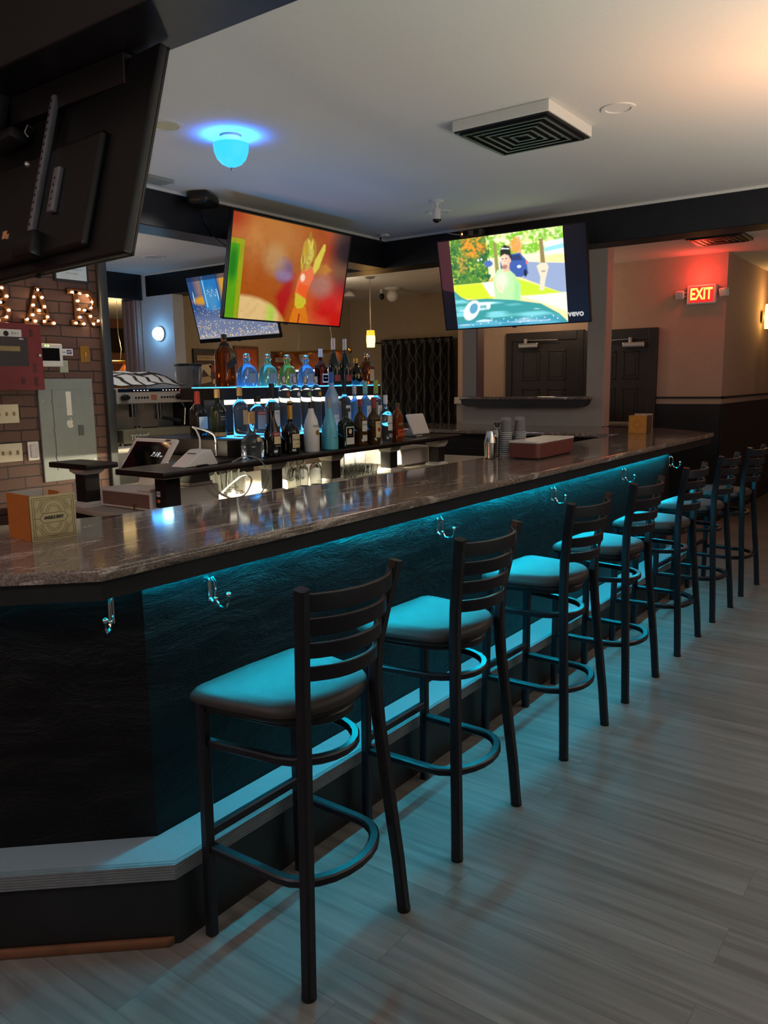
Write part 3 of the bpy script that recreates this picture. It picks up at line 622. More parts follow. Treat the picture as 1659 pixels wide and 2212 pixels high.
for i in range(6):
    obj('napkin', B().box((-0.08, -0.12+i*0.04, 0.006), (0.08, -0.102+i*0.04, 0.13+0.03*((i*7) % 3)/2), 0.002, rot=Matrix.Rotation(rnd.uniform(-.15, .15), 3, 'X')), M['paper'], t)
t = thing('cash_drawer', 'plain white cash drawer near the far end of the liquor shelf', 'cash drawer', (-3.83, 5.42, 0.951))
obj('housing', B().box((-0.21, -0.27, 0.012), (0.235, 0.28, 0.135), 0.006).box((-0.19, -0.25, 0), (0.20, 0.26, 0.012)), M['plasticw'], t)
t = thing('tablet_register', 'white tablet register seen from behind at the far end of the liquor shelf', 'register', (-3.50, 5.20, 1.196))
b = B().box((-0.115, -0.085, 0), (0.115, 0.085, 0.02), 0.012); bmesh.ops.transform(b.bm, matrix=frame_m((0.02, 0, 0.09), (0, 1, 0), (-0.42, 0, 1)), verts=b.bm.verts[:]); obj('body', b, M['plasticw'], t)
obj('stand', B().prism([(-0.10, 0.0), (0.05, 0.0), (0.0, 0.09)], -0.04, 0.04, axis='y', bev=0.005), M['plasticw'], t)
tag(obj('stand_pole', B().cyl((-3.60, 5.08, 1.087), (-3.60, 5.08, 1.165), 0.022), M['plasticb']), 'short black pole between the white cash drawer and the shelf', 'pole')
tag(obj('ramekin', B().lathe([(0, 0), (0.024, 0), (0.026, 0.02), (0.034, 0.026), (0.034, 0.034), (0, 0.036)], 18), M['plasticw'], None, (-3.52, 5.03, 0.951)), 'small white lidded cup in front of the white cash drawer', 'cup')
tag(obj('plate', B().lathe([(0, 0), (0.05, 0.0), (0.085, 0.010), (0.082, 0.012), (0, 0.004)], 28, M=Matrix.Rotation(1.25, 3, 'X') @ Matrix.Rotation(0.0, 3, 'Z')), M['plasticw'], None, (-4.09, 2.66, 1.04)), 'white round plate leaning behind the short register shelf post', 'plate')

# things standing on the granite bar top
ZB = 1.1305
M['orangecard'] = mat('orange_card', '9a5a22', 0.6, noise=0.06)
t = thing('coaster_caddy', 'gold printed coaster caddy with an orange side on the chamfered end of the bar', 'caddy', (-2.32, 1.319, ZB))
fx = Vector((0.018, 0.143, 0)).normalized(); sx = Vector((-0.142, 0.008, 0)).normalized()
def slab(o, d, L, h, th, nrm, bev=0.004):
    b = B().box((0, 0, 0), (L, h, th), bev); bmesh.ops.transform(b.bm, matrix=frame_m(o, d, (0, 0, 1)), verts=b.bm.verts[:]); return b
fp = obj('front_panel', slab((0, 0, 0), fx, 0.144, 0.142, 0.005, None, 0.0), mat('champagne_gold_card', 'b7a67c', 0.42, 0.3, noise=0.05), t)
obj('side_panel', slab(tuple(sx*0.146+Vector((0, 0.006, 0))), -sx, 0.14, 0.145, 0.005, None, 0.0), M['orangecard'], t)
obj('back_panel', slab(tuple(sx*0.15+Vector((0, 0.008, 0))), fx, 0.11, 0.146, 0.004, None, 0.0), mat('grey_card', 'a9a39b', 0.6), t)
obj('far_side_panel', slab(tuple(sx*0.146+fx*0.14), -sx, 0.06, 0.14, 0.004, None, 0.0), M['orangecard'], t)
obj('bottom', B().prism([(0, 0.01), (fx.x*0.14, fx.y*0.14), (sx.x*0.14+fx.x*0.14, sx.y*0.14+fx.y*0.14), (sx.x*0.14, sx.y*0.14+0.01)], 0, 0.003), M['orangecard'], t)
FM = frame_m((fx*0.072)+Vector((0.0056, -0.0006, 0.071)), fx, (0, 0, 1))
M['bronzeink'] = mat('bronze_ink', '6f5f3d', 0.5, 0.2, noise=0.05)
def line_on(Mx, pts, wd, name='printed_ornament', parent=None, closed=False, m=None):
    b = B().sweep([Vector((x, y, 0)) for x, y in pts], wd, 0.0006, round_=False, closed=closed); bmesh.ops.transform(b.bm, matrix=Mx, verts=b.bm.verts[:])
    return obj(name, b, m or M['bronzeink'], parent)
line_on(FM, [(-.066, -.064), (.066, -.064), (.066, .064), (-.066, .064)], .0014, parent=fp, closed=True)
line_on(FM, [(-.060, -.058), (.060, -.058), (.060, .058), (-.060, .058)], .0010, parent=fp, closed=True)
line_on(FM, [(-.066, 0), (-.045, .0), (-.034, .015), (.034, .015), (.045, 0), (.066, 0), (.045, 0), (.034, -.015), (-.034, -.015), (-.045, 0)], .0014, parent=fp)
for s in (-1, 1):
    for r_ in (.018, .024, .036, .042):
        line_on(FM, [(r_*math.cos(PI*i/14), s*(0.018+r_*math.sin(PI*i/14))) for i in range(15)], .0009, parent=fp)
    for u in (-1, 1):
        line_on(FM, [(u*.058, s*.018), (u*.045, s*.03), (u*.03, s*.056)], .0009, parent=fp); line_on(FM, [(u*.058, s*.026), (u*.047, s*.036), (u*.037, s*.056)], .0009, parent=fp)
me = text_mesh('ANGELS ENVY', 0.0135, bold=0.0004, xs=0.72); me.transform(FM @ Matrix.Translation((0, 0, 0.0006))); obj('lettering', me, M['ink'], fp)

# cocktail shakers
def shaker(x, y, prof, label, seg=28):
    t = tag(obj('cocktail_shaker', B().lathe(prof, seg), M['steel'], None, (x, y, ZB)), label, 'shaker'); return t
s1 = shaker(-2.412, 4.425, [(0, 0), (0.031, 0), (0.034, 0.003), (0.037, 0.098), (0.038, 0.10), (0.036, 0.104), (0.022, 0.168), (0.020, 0.172), (0, 0.173)], 'faceted steel cocktail shaker on the bar, in front of the taller one')
s2 = shaker(-2.455, 4.60, [(0, 0), (0.034, 0), (0.036, 0.003), (0.043, 0.12), (0.044, 0.125), (0.040, 0.145), (0.030, 0.163), (0.026, 0.17)], 'tall steel cocktail shaker with strainer cap standing behind the faceted one')
obj('cap', B().lathe([(0.026, 0.17), (0.029, 0.172), (0.029, 0.178), (0.019, 0.184), (0.020, 0.19), (0.027, 0.212), (0.028, 0.218), (0, 0.219)], 24), M['steel'], s2)
# stacks of plastic cups
M['cup'] = mat('clear_cup_plastic', 'dfe2e4', 0.08, noise=0.0, alpha=0.05)
cupm = B().lathe([(0.0, 0.0), (0.0385, 0.0), (0.041, 0.002), (0.041, 0.006), (0.039, 0.007), (0.030, 0.10), (0.0, 0.101), (0.0, 0.1002), (0.0294, 0.0995), (0.0384, 0.007)][1:], 20).mesh('cup', M['cup'])
rim = B().sweep([(0.0405*math.cos(2*PI*i/24), 0.0405*math.sin(2*PI*i/24), 0.003) for i in range(24)], 0.0035, seg=6, closed=True).mesh('rim', mat('cup_rim_plastic', 'f2f4f4', 0.12, noise=0.0, alpha=0.5))
def stack(x, y, n, where):
    root = None
    for i in range(n):
        loc = (x+rnd.uniform(-.0007, .0007), y+rnd.uniform(-.0007, .0007), ZB+i*0.0118)
        lab = 'clear plastic cup nested upside down in the cup stack ' + where
        if root is None:
            root = bpy.data.objects.new('plastic_cup', cupm); C.objects.link(root); root.location = loc; tag(root, lab, 'cup', 'cups in the stack ' + where)
            r = bpy.data.objects.new('rim', rim); C.objects.link(r); r.parent = root
        else: dup(root, loc, 0, lab)
stack(-2.375, 4.565, 14, 'beside the shakers'); stack(-2.325, 4.66, 14, 'beside the maroon box')
t = thing('condiment_box', 'maroon box with a pale lid on the bar beside the cup stacks', 'box', (-2.215, 4.76, ZB), 0.05)
obj('body', B().prism([(-0.10, -0.29), (0.085, -0.31), (0.105, -0.29), (0.105, 0.29), (-0.10, 0.29)], 0.008, 0.098, bev=0.006), mat('maroon_plastic', '5f2f2a', 0.5, noise=0.06), t)
obj('lid', B().prism([(-0.102, -0.294), (0.088, -0.314), (0.108, -0.294), (0.108, 0.294), (-0.102, 0.294)], 0.098, 0.112, bev=0.006), mat('pale_plastic_lid', 'c3bdb6', 0.4), t)
obj('foot', B().box((-0.08, -0.26, 0), (0.085, 0.26, 0.008)), M['plasticb'], t)
t = thing('coaster_caddy', 'small orange printed coaster caddy at the far end of the bar', 'caddy', (-2.42, 7.19, ZB))
fp = obj('front_panel', B().box((-0.081, -0.003, 0), (0.081, 0.003, 0.158), 0.002), mat('bright_orange_card', 'c98a35', 0.55, noise=0.05), t)
obj('side_panel', B().box((0.078, 0.003, 0), (0.083, 0.15, 0.16)), mat('brown_card_back', '5b4433', 0.6), t)
obj('side_panel', B().box((-0.083, 0.003, 0), (-0.078, 0.15, 0.16)), M['orangecard'], t)
obj('back_panel', B().box((-0.08, 0.147, 0), (0.085, 0.152, 0.172)), mat('pale_card_back', 'bfa58c', 0.6), t)
FM = frame_m((0, -0.0036, 0.079), (1, 0, 0), (0, 0, 1)); oi = mat('dark_orange_ink', '8f5a1c', 0.6)
line_on(FM, [(-.07, -.068), (.07, -.068), (.07, .068), (-.07, .068)], .002, parent=fp, closed=True, m=oi)
line_on(FM, [((.03+.012*math.cos(8*a))*math.cos(a), (.03+.012*math.cos(8*a))*math.sin(a)) for a in [2*PI*i/64 for i in range(64)]], .002, parent=fp, closed=True, m=oi)
line_on(FM, [(.052*math.cos(2*PI*i/4), .058*math.sin(2*PI*i/4)) for i in range(4)], .002, parent=fp, closed=True, m=oi)
# ---------------------------------------------------------------- things on the brick wall
XW = -4.67
def wbox(y0, z0, y1, z1, th, bev=0.002, x0=0.0): return B().box((XW+x0+0.0005, y0, z0), (XW+x0+th, y1, z1), bev)
def WM(y, z, x=0.0): return frame_m((XW+x, y, z), (0, 1, 0), (0, 0, 1))
t = tag(obj('breaker_panel', wbox(2.765, 1.02, 3.148, 1.663, 0.018, 0.004), M['panelgrey']), 'grey breaker panel cover on the brick wall with a white fruit sticker', 'breaker panel')
d = obj('door', wbox(2.856, 1.09, 3.062, 1.597, 0.024, 0.002, 0.0), M['panelgrey'], t)
obj('latch', wbox(3.018, 1.300, 3.056, 1.367, 0.030, 0.002), mat('dark_grey_latch', '4d524f', 0.5), d)
obj('label_strip', wbox(2.947, 1.432, 2.982, 1.582, 0.0252, 0), M['whiteink'], d)
ap = [(0.0, 0.020), (-.010, .024), (-.020, .020), (-.0245, .008), (-.022, -.010), (-.013, -.024), (-.006, -.0265), (0, -.0245), (.006, -.0265), (.013, -.024), (.0215, -.011), (.0165, -.003), (.0155, .005), (.020, .015), (.012, .0235)]
obj('sticker', B().prism([(2.964+u, 1.378+v) for u, v in ap], XW+0.0245, XW+0.0255, axis='x').prism([(2.964+u, 1.378+v) for u, v in [(0.001, .026), (.003, .034), (.011, .039), (.010, .031)]], XW+0.0245, XW+0.0255, axis='x'), M['whiteink'], d)
for y, z in ((2.79, 1.53), (3.13, 1.535), (2.80, 1.13), (3.13, 1.14)): obj('screw', B().cyl((XW+0.018, y, z), (XW+0.0195, y, z), 0.005, seg=10), M['alu'], t)
for z in (1.52, 1.34, 1.17): obj('hinge', wbox(2.850, z-0.012, 2.858, z+0.012, 0.026, 0), M['panelgrey'], d)
t = tag(obj('fire_alarm_panel', wbox(2.33, 1.595, 2.765, 1.985, 0.10, 0.004), M['redpaint']), 'red fire alarm cabinet on the brick wall', 'alarm cabinet')
wi = obj('window', wbox(2.40, 1.735, 2.672, 1.905, 0.103, 0.002), M['plasticb'], t)
obj('display', wbox(2.45, 1.822, 2.622, 1.850, 0.105, 0), mat('amber_lcd', '8d7a45', 0.4), wi)
lb = obj('label_plate', wbox(2.50, 1.893, 2.64, 1.947, 0.1015, 0), M['white'], t)
text_on('D-I-1', 0.02, M['ink'], lb, WM(2.60, 1.925, 0.102)); obj('badge', B().cyl((XW+0.1015, 2.545, 1.922), (XW+0.1025, 2.545, 1.922), 0.016), M['ink'], lb)
text_on('MR-2', 0.012, M['whiteink'], wi, WM(2.635, 1.893, 0.1036), bold=0.0006)
obj('lock', B().cyl((XW+0.10, 2.742, 1.80), (XW+0.112, 2.742, 1.80), 0.009), M['alu'], t)
for y, z, hh in ((2.70, 1.93, 0.045), (2.71, 1.725, 0.055), (2.712, 1.645, 0.055), (2.63, 1.65, 0.035)): obj('knockout', wbox(y-0.012, z-hh/2, y+0.012, z+hh/2, 0.1012, 0), mat('shadowed_red_slot', '4a1a18', 0.6), t)
t = tag(obj('alarm_keypad', wbox(2.768, 1.736, 2.948, 1.878, 0.028, 0.008), M['plasticw']), 'white alarm keypad with dark screen and two green lights beside the red cabinet', 'alarm keypad')
obj('screen', wbox(2.778, 1.772, 2.924, 1.850, 0.0295, 0.001), M['screenoff'], t)
for y in (2.832, 2.850): obj('indicator_light', B().ball((XW+0.0285, y, 1.864), 0.0042, u=10, v=6), glow('green_indicator', 'b8ff60', 3.0), t)
t = tag(obj('security_sticker', wbox(2.948, 1.808, 3.033, 1.850, 0.004, 0.001), M['whiteink']), 'white security company sticker beside the alarm keypad', 'sticker')
obj('logo', wbox(2.99, 1.817, 3.024, 1.843, 0.0048, 0), mat('blue_print', '1f2a78', 0.6), t)
text_on('ADT', 0.016, M['whiteink'], t, WM(3.007, 1.83, 0.0052), bold=0.0004, xs=0.85); text_on('secured by', 0.008, mat('blue_text', '1f2a78', 0.6), t, WM(2.969, 1.828, 0.0044), bold=0.0003, xs=0.8)
tag(obj('note', wbox(2.935, 1.702, 2.993, 1.777, 0.002, 0), mat('greenish_paper', 'a9b09d', 0.7)), 'small greenish paper note under the alarm keypad', 'note')
t = tag(obj('brass_switch_plate', wbox(3.085, 1.764, 3.155, 1.871, 0.006, 0.002), M['brass']), 'brass switch plate on the brick wall', 'switch plate')
obj('toggle', wbox(3.114, 1.80, 3.126, 1.83, 0.016, 0.002), M['brass'], t)
for (y0, z0, y1, z1), lab, n in (((2.40, 1.40, 2.637, 1.512), 'ivory toggle switch plate under the red cabinet', 4), ((2.40, 1.168, 2.639, 1.278), 'ivory switch plate beside the white outlet', 4)):
    t = tag(obj('switch_plate', wbox(y0, z0, y1, z1, 0.006, 0.002), M['cream']), lab, 'switch plate')
    for k in range(n):
        y = y1-0.032-0.046*k; obj('toggle', wbox(y-0.005, (z0+z1)/2-0.012, y+0.005, (z0+z1)/2+0.010, 0.016, 0.002), mat('tan_toggle', 'a07f52', 0.5) if k < 4 else M['cream'], t)
t = tag(obj('outlet_plate', wbox(2.672, 1.165, 2.745, 1.281, 0.012, 0.004), M['plasticw']), 'white rounded outlet plate beside the breaker panel', 'outlet plate')
obj('cover', wbox(2.685, 1.18, 2.735, 1.265, 0.024, 0.01), mat('glossy_white_cover', 'c9c7c4', 0.1), t)
t = tag(obj('certificate_frame', wbox(2.935, 2.262, 3.178, 2.47, 0.016, 0.003), M['black']), 'framed certificate hanging high on the brick wall', 'certificate')
pg = obj('certificate', wbox(2.95, 2.278, 3.163, 2.455, 0.017, 0), mat('pale_certificate_paper', 'c9d6dc', 0.3), t)
obj('seal', B().cyl((XW+0.017, 2.975, 2.405), (XW+0.0178, 2.975, 2.405), 0.013), M['gold'], pg)
for k, wd in enumerate((0.12, 0.15, 0.14, 0.09)): obj('text_line', wbox(3.06-wd/2, 2.39-k*0.025, 3.06+wd/2, 2.393-k*0.025, 0.0176, 0), mat('grey_print', '7f8d94', 0.7), pg)
# lit marquee letters
M['marquee'] = mat('copper_marquee_metal', '553822', 0.35, 0.7, noise=0.1)
M['bulb'] = glow('warm_bulb', (1.0, 0.62, 0.30), 40.0)
def letter(name, y, z, strokes, bulbs, label):
    t = thing(name, label, 'lit letter', (XW+0.0005, y, z), 0, 'lit marquee letters on the brick wall')
    b = B(); e = B()
    for p, closed in strokes:
        P = [Vector((0.012, u, v)) for u, v in p]
        b.sweep(P, 0.034, 0.022, round_=False, closed=closed, up=(1, 0, 0))
    obj('channel', b, M['marquee'], t)
    for u, v in bulbs: obj('bulb', B().ball((0.028, u, v), 0.0068, u=10, v=8), M['bulb'], t)
    return t
def A_b(l, cx, by, kx, kz): return [((x-cx)*kx, (by-y)*kz) for x, y in l]
letter('letter_a', 2.815, 1.988, [([(-0.072, 0.02), (-0.008, 0.215)], 0), ([(0.062, 0.02), (0.006, 0.215)], 0), ([(-0.045, 0.082), (0.04, 0.082)], 0), ([(-0.105, 0.016), (-0.02, 0.016)], 0), ([(0.015, 0.016), (0.10, 0.016)], 0), ([(-0.02, 0.212), (0.02, 0.212)], 0)],
    A_b([(520, 430), (460, 530), (575, 530), (445, 645), (600, 655), (520, 715), (430, 780), (630, 795), (350, 845), (460, 865), (580, 860), (715, 880)], 530, 912, .000478, .00043), 'lit marquee letter A between the letters B and R')
bowl = lambda cx, cz, r, n=8: [(cx+r*math.cos(-PI/2+PI*i/n), cz+r*math.sin(-PI/2+PI*i/n)) for i in range(n+1)]
letter('letter_r', 3.128, 1.996, [([(-0.055, 0.016), (-0.055, 0.215)], 0), ([(-0.115, 0.212), (0.01, 0.212)] + bowl(0.02, 0.155, 0.057)[::-1] + [(-0.05, 0.098)], 0), ([(0.0, 0.10), (0.035, 0.08), (0.048, 0.03), (0.07, 0.012), (0.098, 0.02), (0.10, 0.04)], 0), ([(-0.10, 0.016), (-0.01, 0.016)], 0)],
    A_b([(985, 450), (1090, 460), (1195, 480), (1055, 565), (1255, 565), (1065, 685), (1145, 690), (1240, 650), (1070, 795), (1225, 770), (1010, 880), (1120, 885), (1330, 830), (1260, 880)], 1150, 915, .00050, .00044), 'lit marquee letter R beside the dark corner post')
letter('letter_b', 2.53, 1.988, [([(-0.055, 0.016), (-0.055, 0.215)], 0), ([(-0.10, 0.212), (0.02, 0.212)] + bowl(0.035, 0.165, 0.047)[::-1] + [(-0.05, 0.118)], 0), ([(-0.05, 0.118), (0.03, 0.118)] + bowl(0.038, 0.065, 0.052)[::-1] + [(-0.10, 0.013)], 0)],
    [(-0.055, z) for z in (0.06, 0.115, 0.165)] + [(-0.09, 0.016), (-0.03, 0.014), (0.02, 0.014), (0.07, 0.035), (0.088, 0.075), (0.04, 0.117), (0.082, 0.155), (0.055, 0.20), (0.0, 0.212), (-0.09, 0.212)], 'lit marquee letter B, cut off by the picture edge')

# ---------------------------------------------------------------- coffee corner behind the brick wall
tag(obj('coffee_counter', B().box((-6.05, 3.40, 1.115), (-5.12, 5.15, 1.15), 0.004), M['worktop']), 'steel counter under the espresso machine', 'countertop')
tag(obj('coffee_cabinet', B().box((-6.0, 3.45, 0), (-5.18, 5.1, 1.115), 0.004), M['blackwood']), 'dark cabinet under the espresso machine counter', 'cabinet')
t = thing('espresso_machine', 'two group steel espresso machine with a striped towel on top', 'coffee machine', (-5.30, 4.165, 1.15))
obj('housing', B().prism([(0.0, 0.325), (0.0, 0.445), (-0.45, 0.445), (-0.50, 0.30), (-0.50, 0.0), (-0.26, 0.0), (-0.26, 0.325)], -0.372, 0.372, axis='y', bev=0.006), M['machine'], t)
obj('side_panel', B().box((-0.52, -0.385, 0.02), (-0.02, -0.374, 0.44), 0.004), M['plasticb'], t)
obj('side_panel', B().box((-0.52, 0.374, 0.02), (-0.02, 0.385, 0.44), 0.004), M['plasticb'], t)
cp = obj('control_strip', B().box((-0.002, -0.36, 0.418), (0.004, 0.355, 0.443)), M['screenoff'], t)
for k in range(5):
    for y0 in (-0.22, 0.06): obj('indicator_light', B().box((0.0038, y0+k*0.032, 0.426), (0.0048, y0+k*0.032+0.012, 0.431)), glow('pale_indicator', 'd8c8c0', 1.2), cp)
obj('indicator_light', B().ball((0.004, 0.238, 0.428), 0.006, u=8, v=6), glow('red_indicator', 'ff2030', 5.0), cp)
for y in (-0.31, 0.22, 0.33):
    obj('steam_knob', B().cyl((0.0, y, 0.375), (0.045, y, 0.375), 0.026, 0.021).cyl((0.02, y-0.035, 0.375), (0.02, y+0.035, 0.375), 0.014), M['plasticb'], t)
for k in range(5):
    for y0 in (-0.20, 0.05): obj('button', B().cyl((0.0, y0+k*0.028, 0.372), (0.005, y0+k*0.028, 0.372), 0.0085, seg=12), M['plasticb'], t)
obj('emblem', B().box((0.0, -0.052, 0.352), (0.003, 0.0, 0.395)), mat('rust_emblem', '9a5a44', 0.4), t)
for y in (-0.15, 0.10):
    g = obj('group_head', B().cyl((-0.12, y, 0.22), (-0.12, y, 0.33), 0.034).box((-0.26, y-0.03, 0.27), (-0.12, y+0.03, 0.325), 0.004), M['chrome'], t)
h = obj('portafilter', B().cyl((-0.12, 0.10, 0.195), (-0.12, 0.10, 0.225), 0.038), M['chrome'], t)
obj('handle', B().cyl((-0.09, 0.12, 0.205), (0.04, 0.20, 0.175), 0.012, 0.018), M['plasticb'], h)
h = obj('portafilter', B().cyl((-0.13, -0.10, 0.10), (-0.13, -0.10, 0.145), 0.036), M['chrome'], t)
obj('handle', B().cyl((-0.13, -0.07, 0.12), (-0.10, 0.07, 0.115), 0.013, 0.018), M['plasticb'], h)
obj('back_plate', B().box((-0.262, -0.36, 0.10), (-0.255, 0.36, 0.325)), M['machine'], t)
obj('pressure_gauge', B().cyl((-0.255, -0.335, 0.20), (-0.24, -0.335, 0.20), 0.034), mat('dial_face', '27313a', 0.2), t)
obj('drip_tray', B().box((-0.26, -0.34, 0.02), (0.01, 0.365, 0.125), 0.006), mat('brushed_tray_steel', '8f8874', 0.4, 0.5, noise=0.05), t)
text_on('TORRÉ', 0.058, M['whiteink'], t, frame_m((0.0125, -0.19, 0.062), (0, 1, 0), (0, 0, 1)), ext=0.0015)
obj('steam_wand', B().sweep([(-0.06, 0.30, 0.33), (-0.03, 0.31, 0.28), (-0.05, 0.31, 0.14)], 0.011), M['chrome'], t)
for y in (-0.32, 0.33): obj('foot', B().cyl((-0.05, y, 0), (-0.05, y, 0.02), 0.02).cyl((-0.42, y, 0), (-0.42, y, 0.02), 0.02), M['plasticb'], t)
# striped towel draped on the machine
def towel_mat():
    m = bpy.data.materials.new('black_striped_towel'); n, l, p = nodes(m)
    tc = n.new('ShaderNodeTexCoord'); s = n.new('ShaderNodeSeparateXYZ'); l.new(tc.outputs['Object'], s.inputs[0])
    outs = []
    for ax, per, wd in (('Y', 0.125, 0.26), ('X', 0.26, 0.22)):
        d = n.new('ShaderNodeMath'); d.operation = 'DIVIDE'; l.new(s.outputs[ax], d.inputs[0]); d.inputs[1].default_value = per
        f = n.new('ShaderNodeMath'); f.operation = 'FRACT'; l.new(d.outputs[0], f.inputs[0])
        g = n.new('ShaderNodeMath'); g.operation = 'LESS_THAN'; l.new(f.outputs[0], g.inputs[0]); g.inputs[1].default_value = wd; outs.append(g.outputs[0])
    a = n.new('ShaderNodeMath'); a.operation = 'ADD'; l.new(outs[0], a.inputs[0]); l.new(outs[1], a.inputs[1])
    r = n.new('ShaderNodeValToRGB'); e = r.color_ramp.elements; e[0].color = lin('d0ceca')+(1,); e[1].color = lin('141414')+(1,); k = e.new(0.5); k.color = lin('2c2b2b')+(1,)
    h = n.new('ShaderNodeMath'); h.operation = 'MULTIPLY'; h.inputs[1].default_value = 0.5; l.new(a.outputs[0], h.inputs[0]); l.new(h.outputs[0], r.inputs['Fac']); l.new(r.outputs['Color'], p.inputs['Base Color']); p.inputs['Roughness'].default_value = 0.9
    return m
b = B(); NX, NY = 12, 40; g = []
for i in range(NX+1):
    row = []
    for j in range(NY+1):
        x = -0.42+0.43*i/NX; y = -0.37+0.67*j/NY
        z = 0.010+0.012*(1+math.sin(y*23+x*9))*0.5+0.014*(1+math.sin(y*11-x*17+1))*0.5+0.03*max(0, math.sin((y+0.3)*5.0))*(i/NX < 0.75)+0.075*min(1, max(0, (0.0-x)/0.28))
        row.append(b.bm.verts.new((x, y+0.012*math.sin(x*14), z)))
    g.append(row)
for i in range(NX):
    for j in range(NY): b.bm.faces.new((g[i][j], g[i+1][j], g[i+1][j+1], g[i][j+1]))
tw = tag(obj('towel', b, towel_mat(), None, (-5.30, 4.165, 1.594)), 'black and white striped towel lying on the espresso machine', 'towel')
md = tw.modifiers.new('thickness', 'SOLIDIFY'); md.thickness = 0.006; md.offset = 1
t = thing('coffee_grinder', 'coffee grinder with a smoky bean hopper beside the espresso machine', 'coffee grinder', (-5.75, 4.893, 1.15))
obj('body', B().box((-0.10, -0.085, 0), (0.10, 0.085, 0.36), 0.02), M['plasticb'], t)
M['smoke'] = mat('smoky_hopper_plastic', '8a8e94', 0.1, noise=0.02, alpha=0.35)
obj('hopper', B().lathe([(0.03, 0.36), (0.06, 0.40), (0.095, 0.45), (0.118, 0.53), (0.124, 0.64), (0.118, 0.64), (0.112, 0.53), (0.09, 0.455), (0.055, 0.405), (0.02, 0.365)], 28), M['smoke'], t)
obj('hopper_lid', B().lathe([(0, 0.638), (0.128, 0.638), (0.13, 0.652), (0.10, 0.658), (0, 0.66)], 28), M['plasticb'], t)
obj('gate', B().prism([(-0.04, 0.41), (0.04, 0.41), (0.04, 0.44), (0.0, 0.475), (-0.04, 0.44)], 0.07, 0.09, axis='x'), M['plasticb'], t)
for i, (y, z) in enumerate(((4.30, 1.151), (4.42, 1.151))):
    pass
# ---------------------------------------------------------------- bottles
def gl(name, col, rough=0.03, ior=1.33, trans=1.0): return mat(name, col, rough, noise=0.0, trans=trans, ior=ior)
M['g_clear'] = gl('clear_spirit_bottle', 'e6f0f6', trans=0.96); M['g_amber'] = gl('amber_spirit', '98451a', trans=0.8); M['g_whisky'] = gl('golden_whisky', '5a3a18', trans=0.4); M['g_dark'] = mat('dark_bottle_glass', '141010', 0.06, noise=0.1, spec=0.6)
M['g_green'] = mat('deep_green_glass', '0d2216', 0.08, noise=0.1, spec=0.6); M['g_olive'] = mat('dark_olive_glass', '1b2015', 0.1, noise=0.1, spec=0.6)
M['g_red'] = gl('ruby_liqueur', '7c1f14'); M['g_bourbon'] = gl('copper_bourbon', '9a4a20', trans=0.5)
M['g_bluelit'] = gl('blue_light_tinted_glass', '86c2ff', trans=0.6); M['g_mint'] = gl('mint_green_glass', '8fe0c4', trans=0.6); M['g_lime'] = gl('yellow_green_glass', '9cc060', trans=0.6)  # blue one: the risers' blue light is put into the glass colour
M['frost'] = mat('frosted_white_bottle', 'dad8d2', 0.35, noise=0.03); M['aqua'] = mat('aqua_liqueur', '5cb3c4', 0.3, noise=0.03); M['frostblue'] = mat('frosted_blue_glass', 'a9c9e6', 0.35, noise=0.02, trans=0.5, ior=1.3)
M['l_white'] = mat('white_label', 'd8d4ca', 0.6, noise=0.03); M['l_tan'] = mat('tan_label', 'c3a67b', 0.65, noise=0.05); M['l_black'] = mat('black_label', '151515', 0.5, noise=0.05); M['l_cream'] = mat('cream_label', 'd9c69a', 0.6, noise=0.05)
M['l_red'] = mat('red_label', '9e2b22', 0.55, noise=0.05); M['l_orange'] = mat('orange_label', 'c2552a', 0.55, noise=0.05); M['l_grey'] = mat('grey_label', '8f959c', 0.5, noise=0.05); M['l_blue'] = mat('blue_label', '3a62a8', 0.5, noise=0.05)
M['cork'] = mat('cork', 'b08d5d', 0.8, noise=0.12, scale=60); M['capwhite'] = mat('white_cap', 'd9d9dc', 0.4); M['capgold'] = mat('gold_cap_foil', 'b98a3c', 0.35, 0.6); M['capsteel'] = mat('silver_cap', 'a8a8aa', 0.3, 0.8)
M['wax'] = mat('red_wax', '9a2f22', 0.5, noise=0.08); M['mint'] = mat('mint_cap', '7fb8ae', 0.5); M['lime'] = mat('lime_cap', '9dab4a', 0.5)
def se_ring(rx, ry, z, n, seg):
    o = []
    for i in range(seg):
        a = 2*PI*i/seg; c, s = math.cos(a), math.sin(a)
        o.append(Vector((rx*math.copysign(abs(c)**(2/n), c), ry*math.copysign(abs(s)**(2/n), s), z)))
    return o
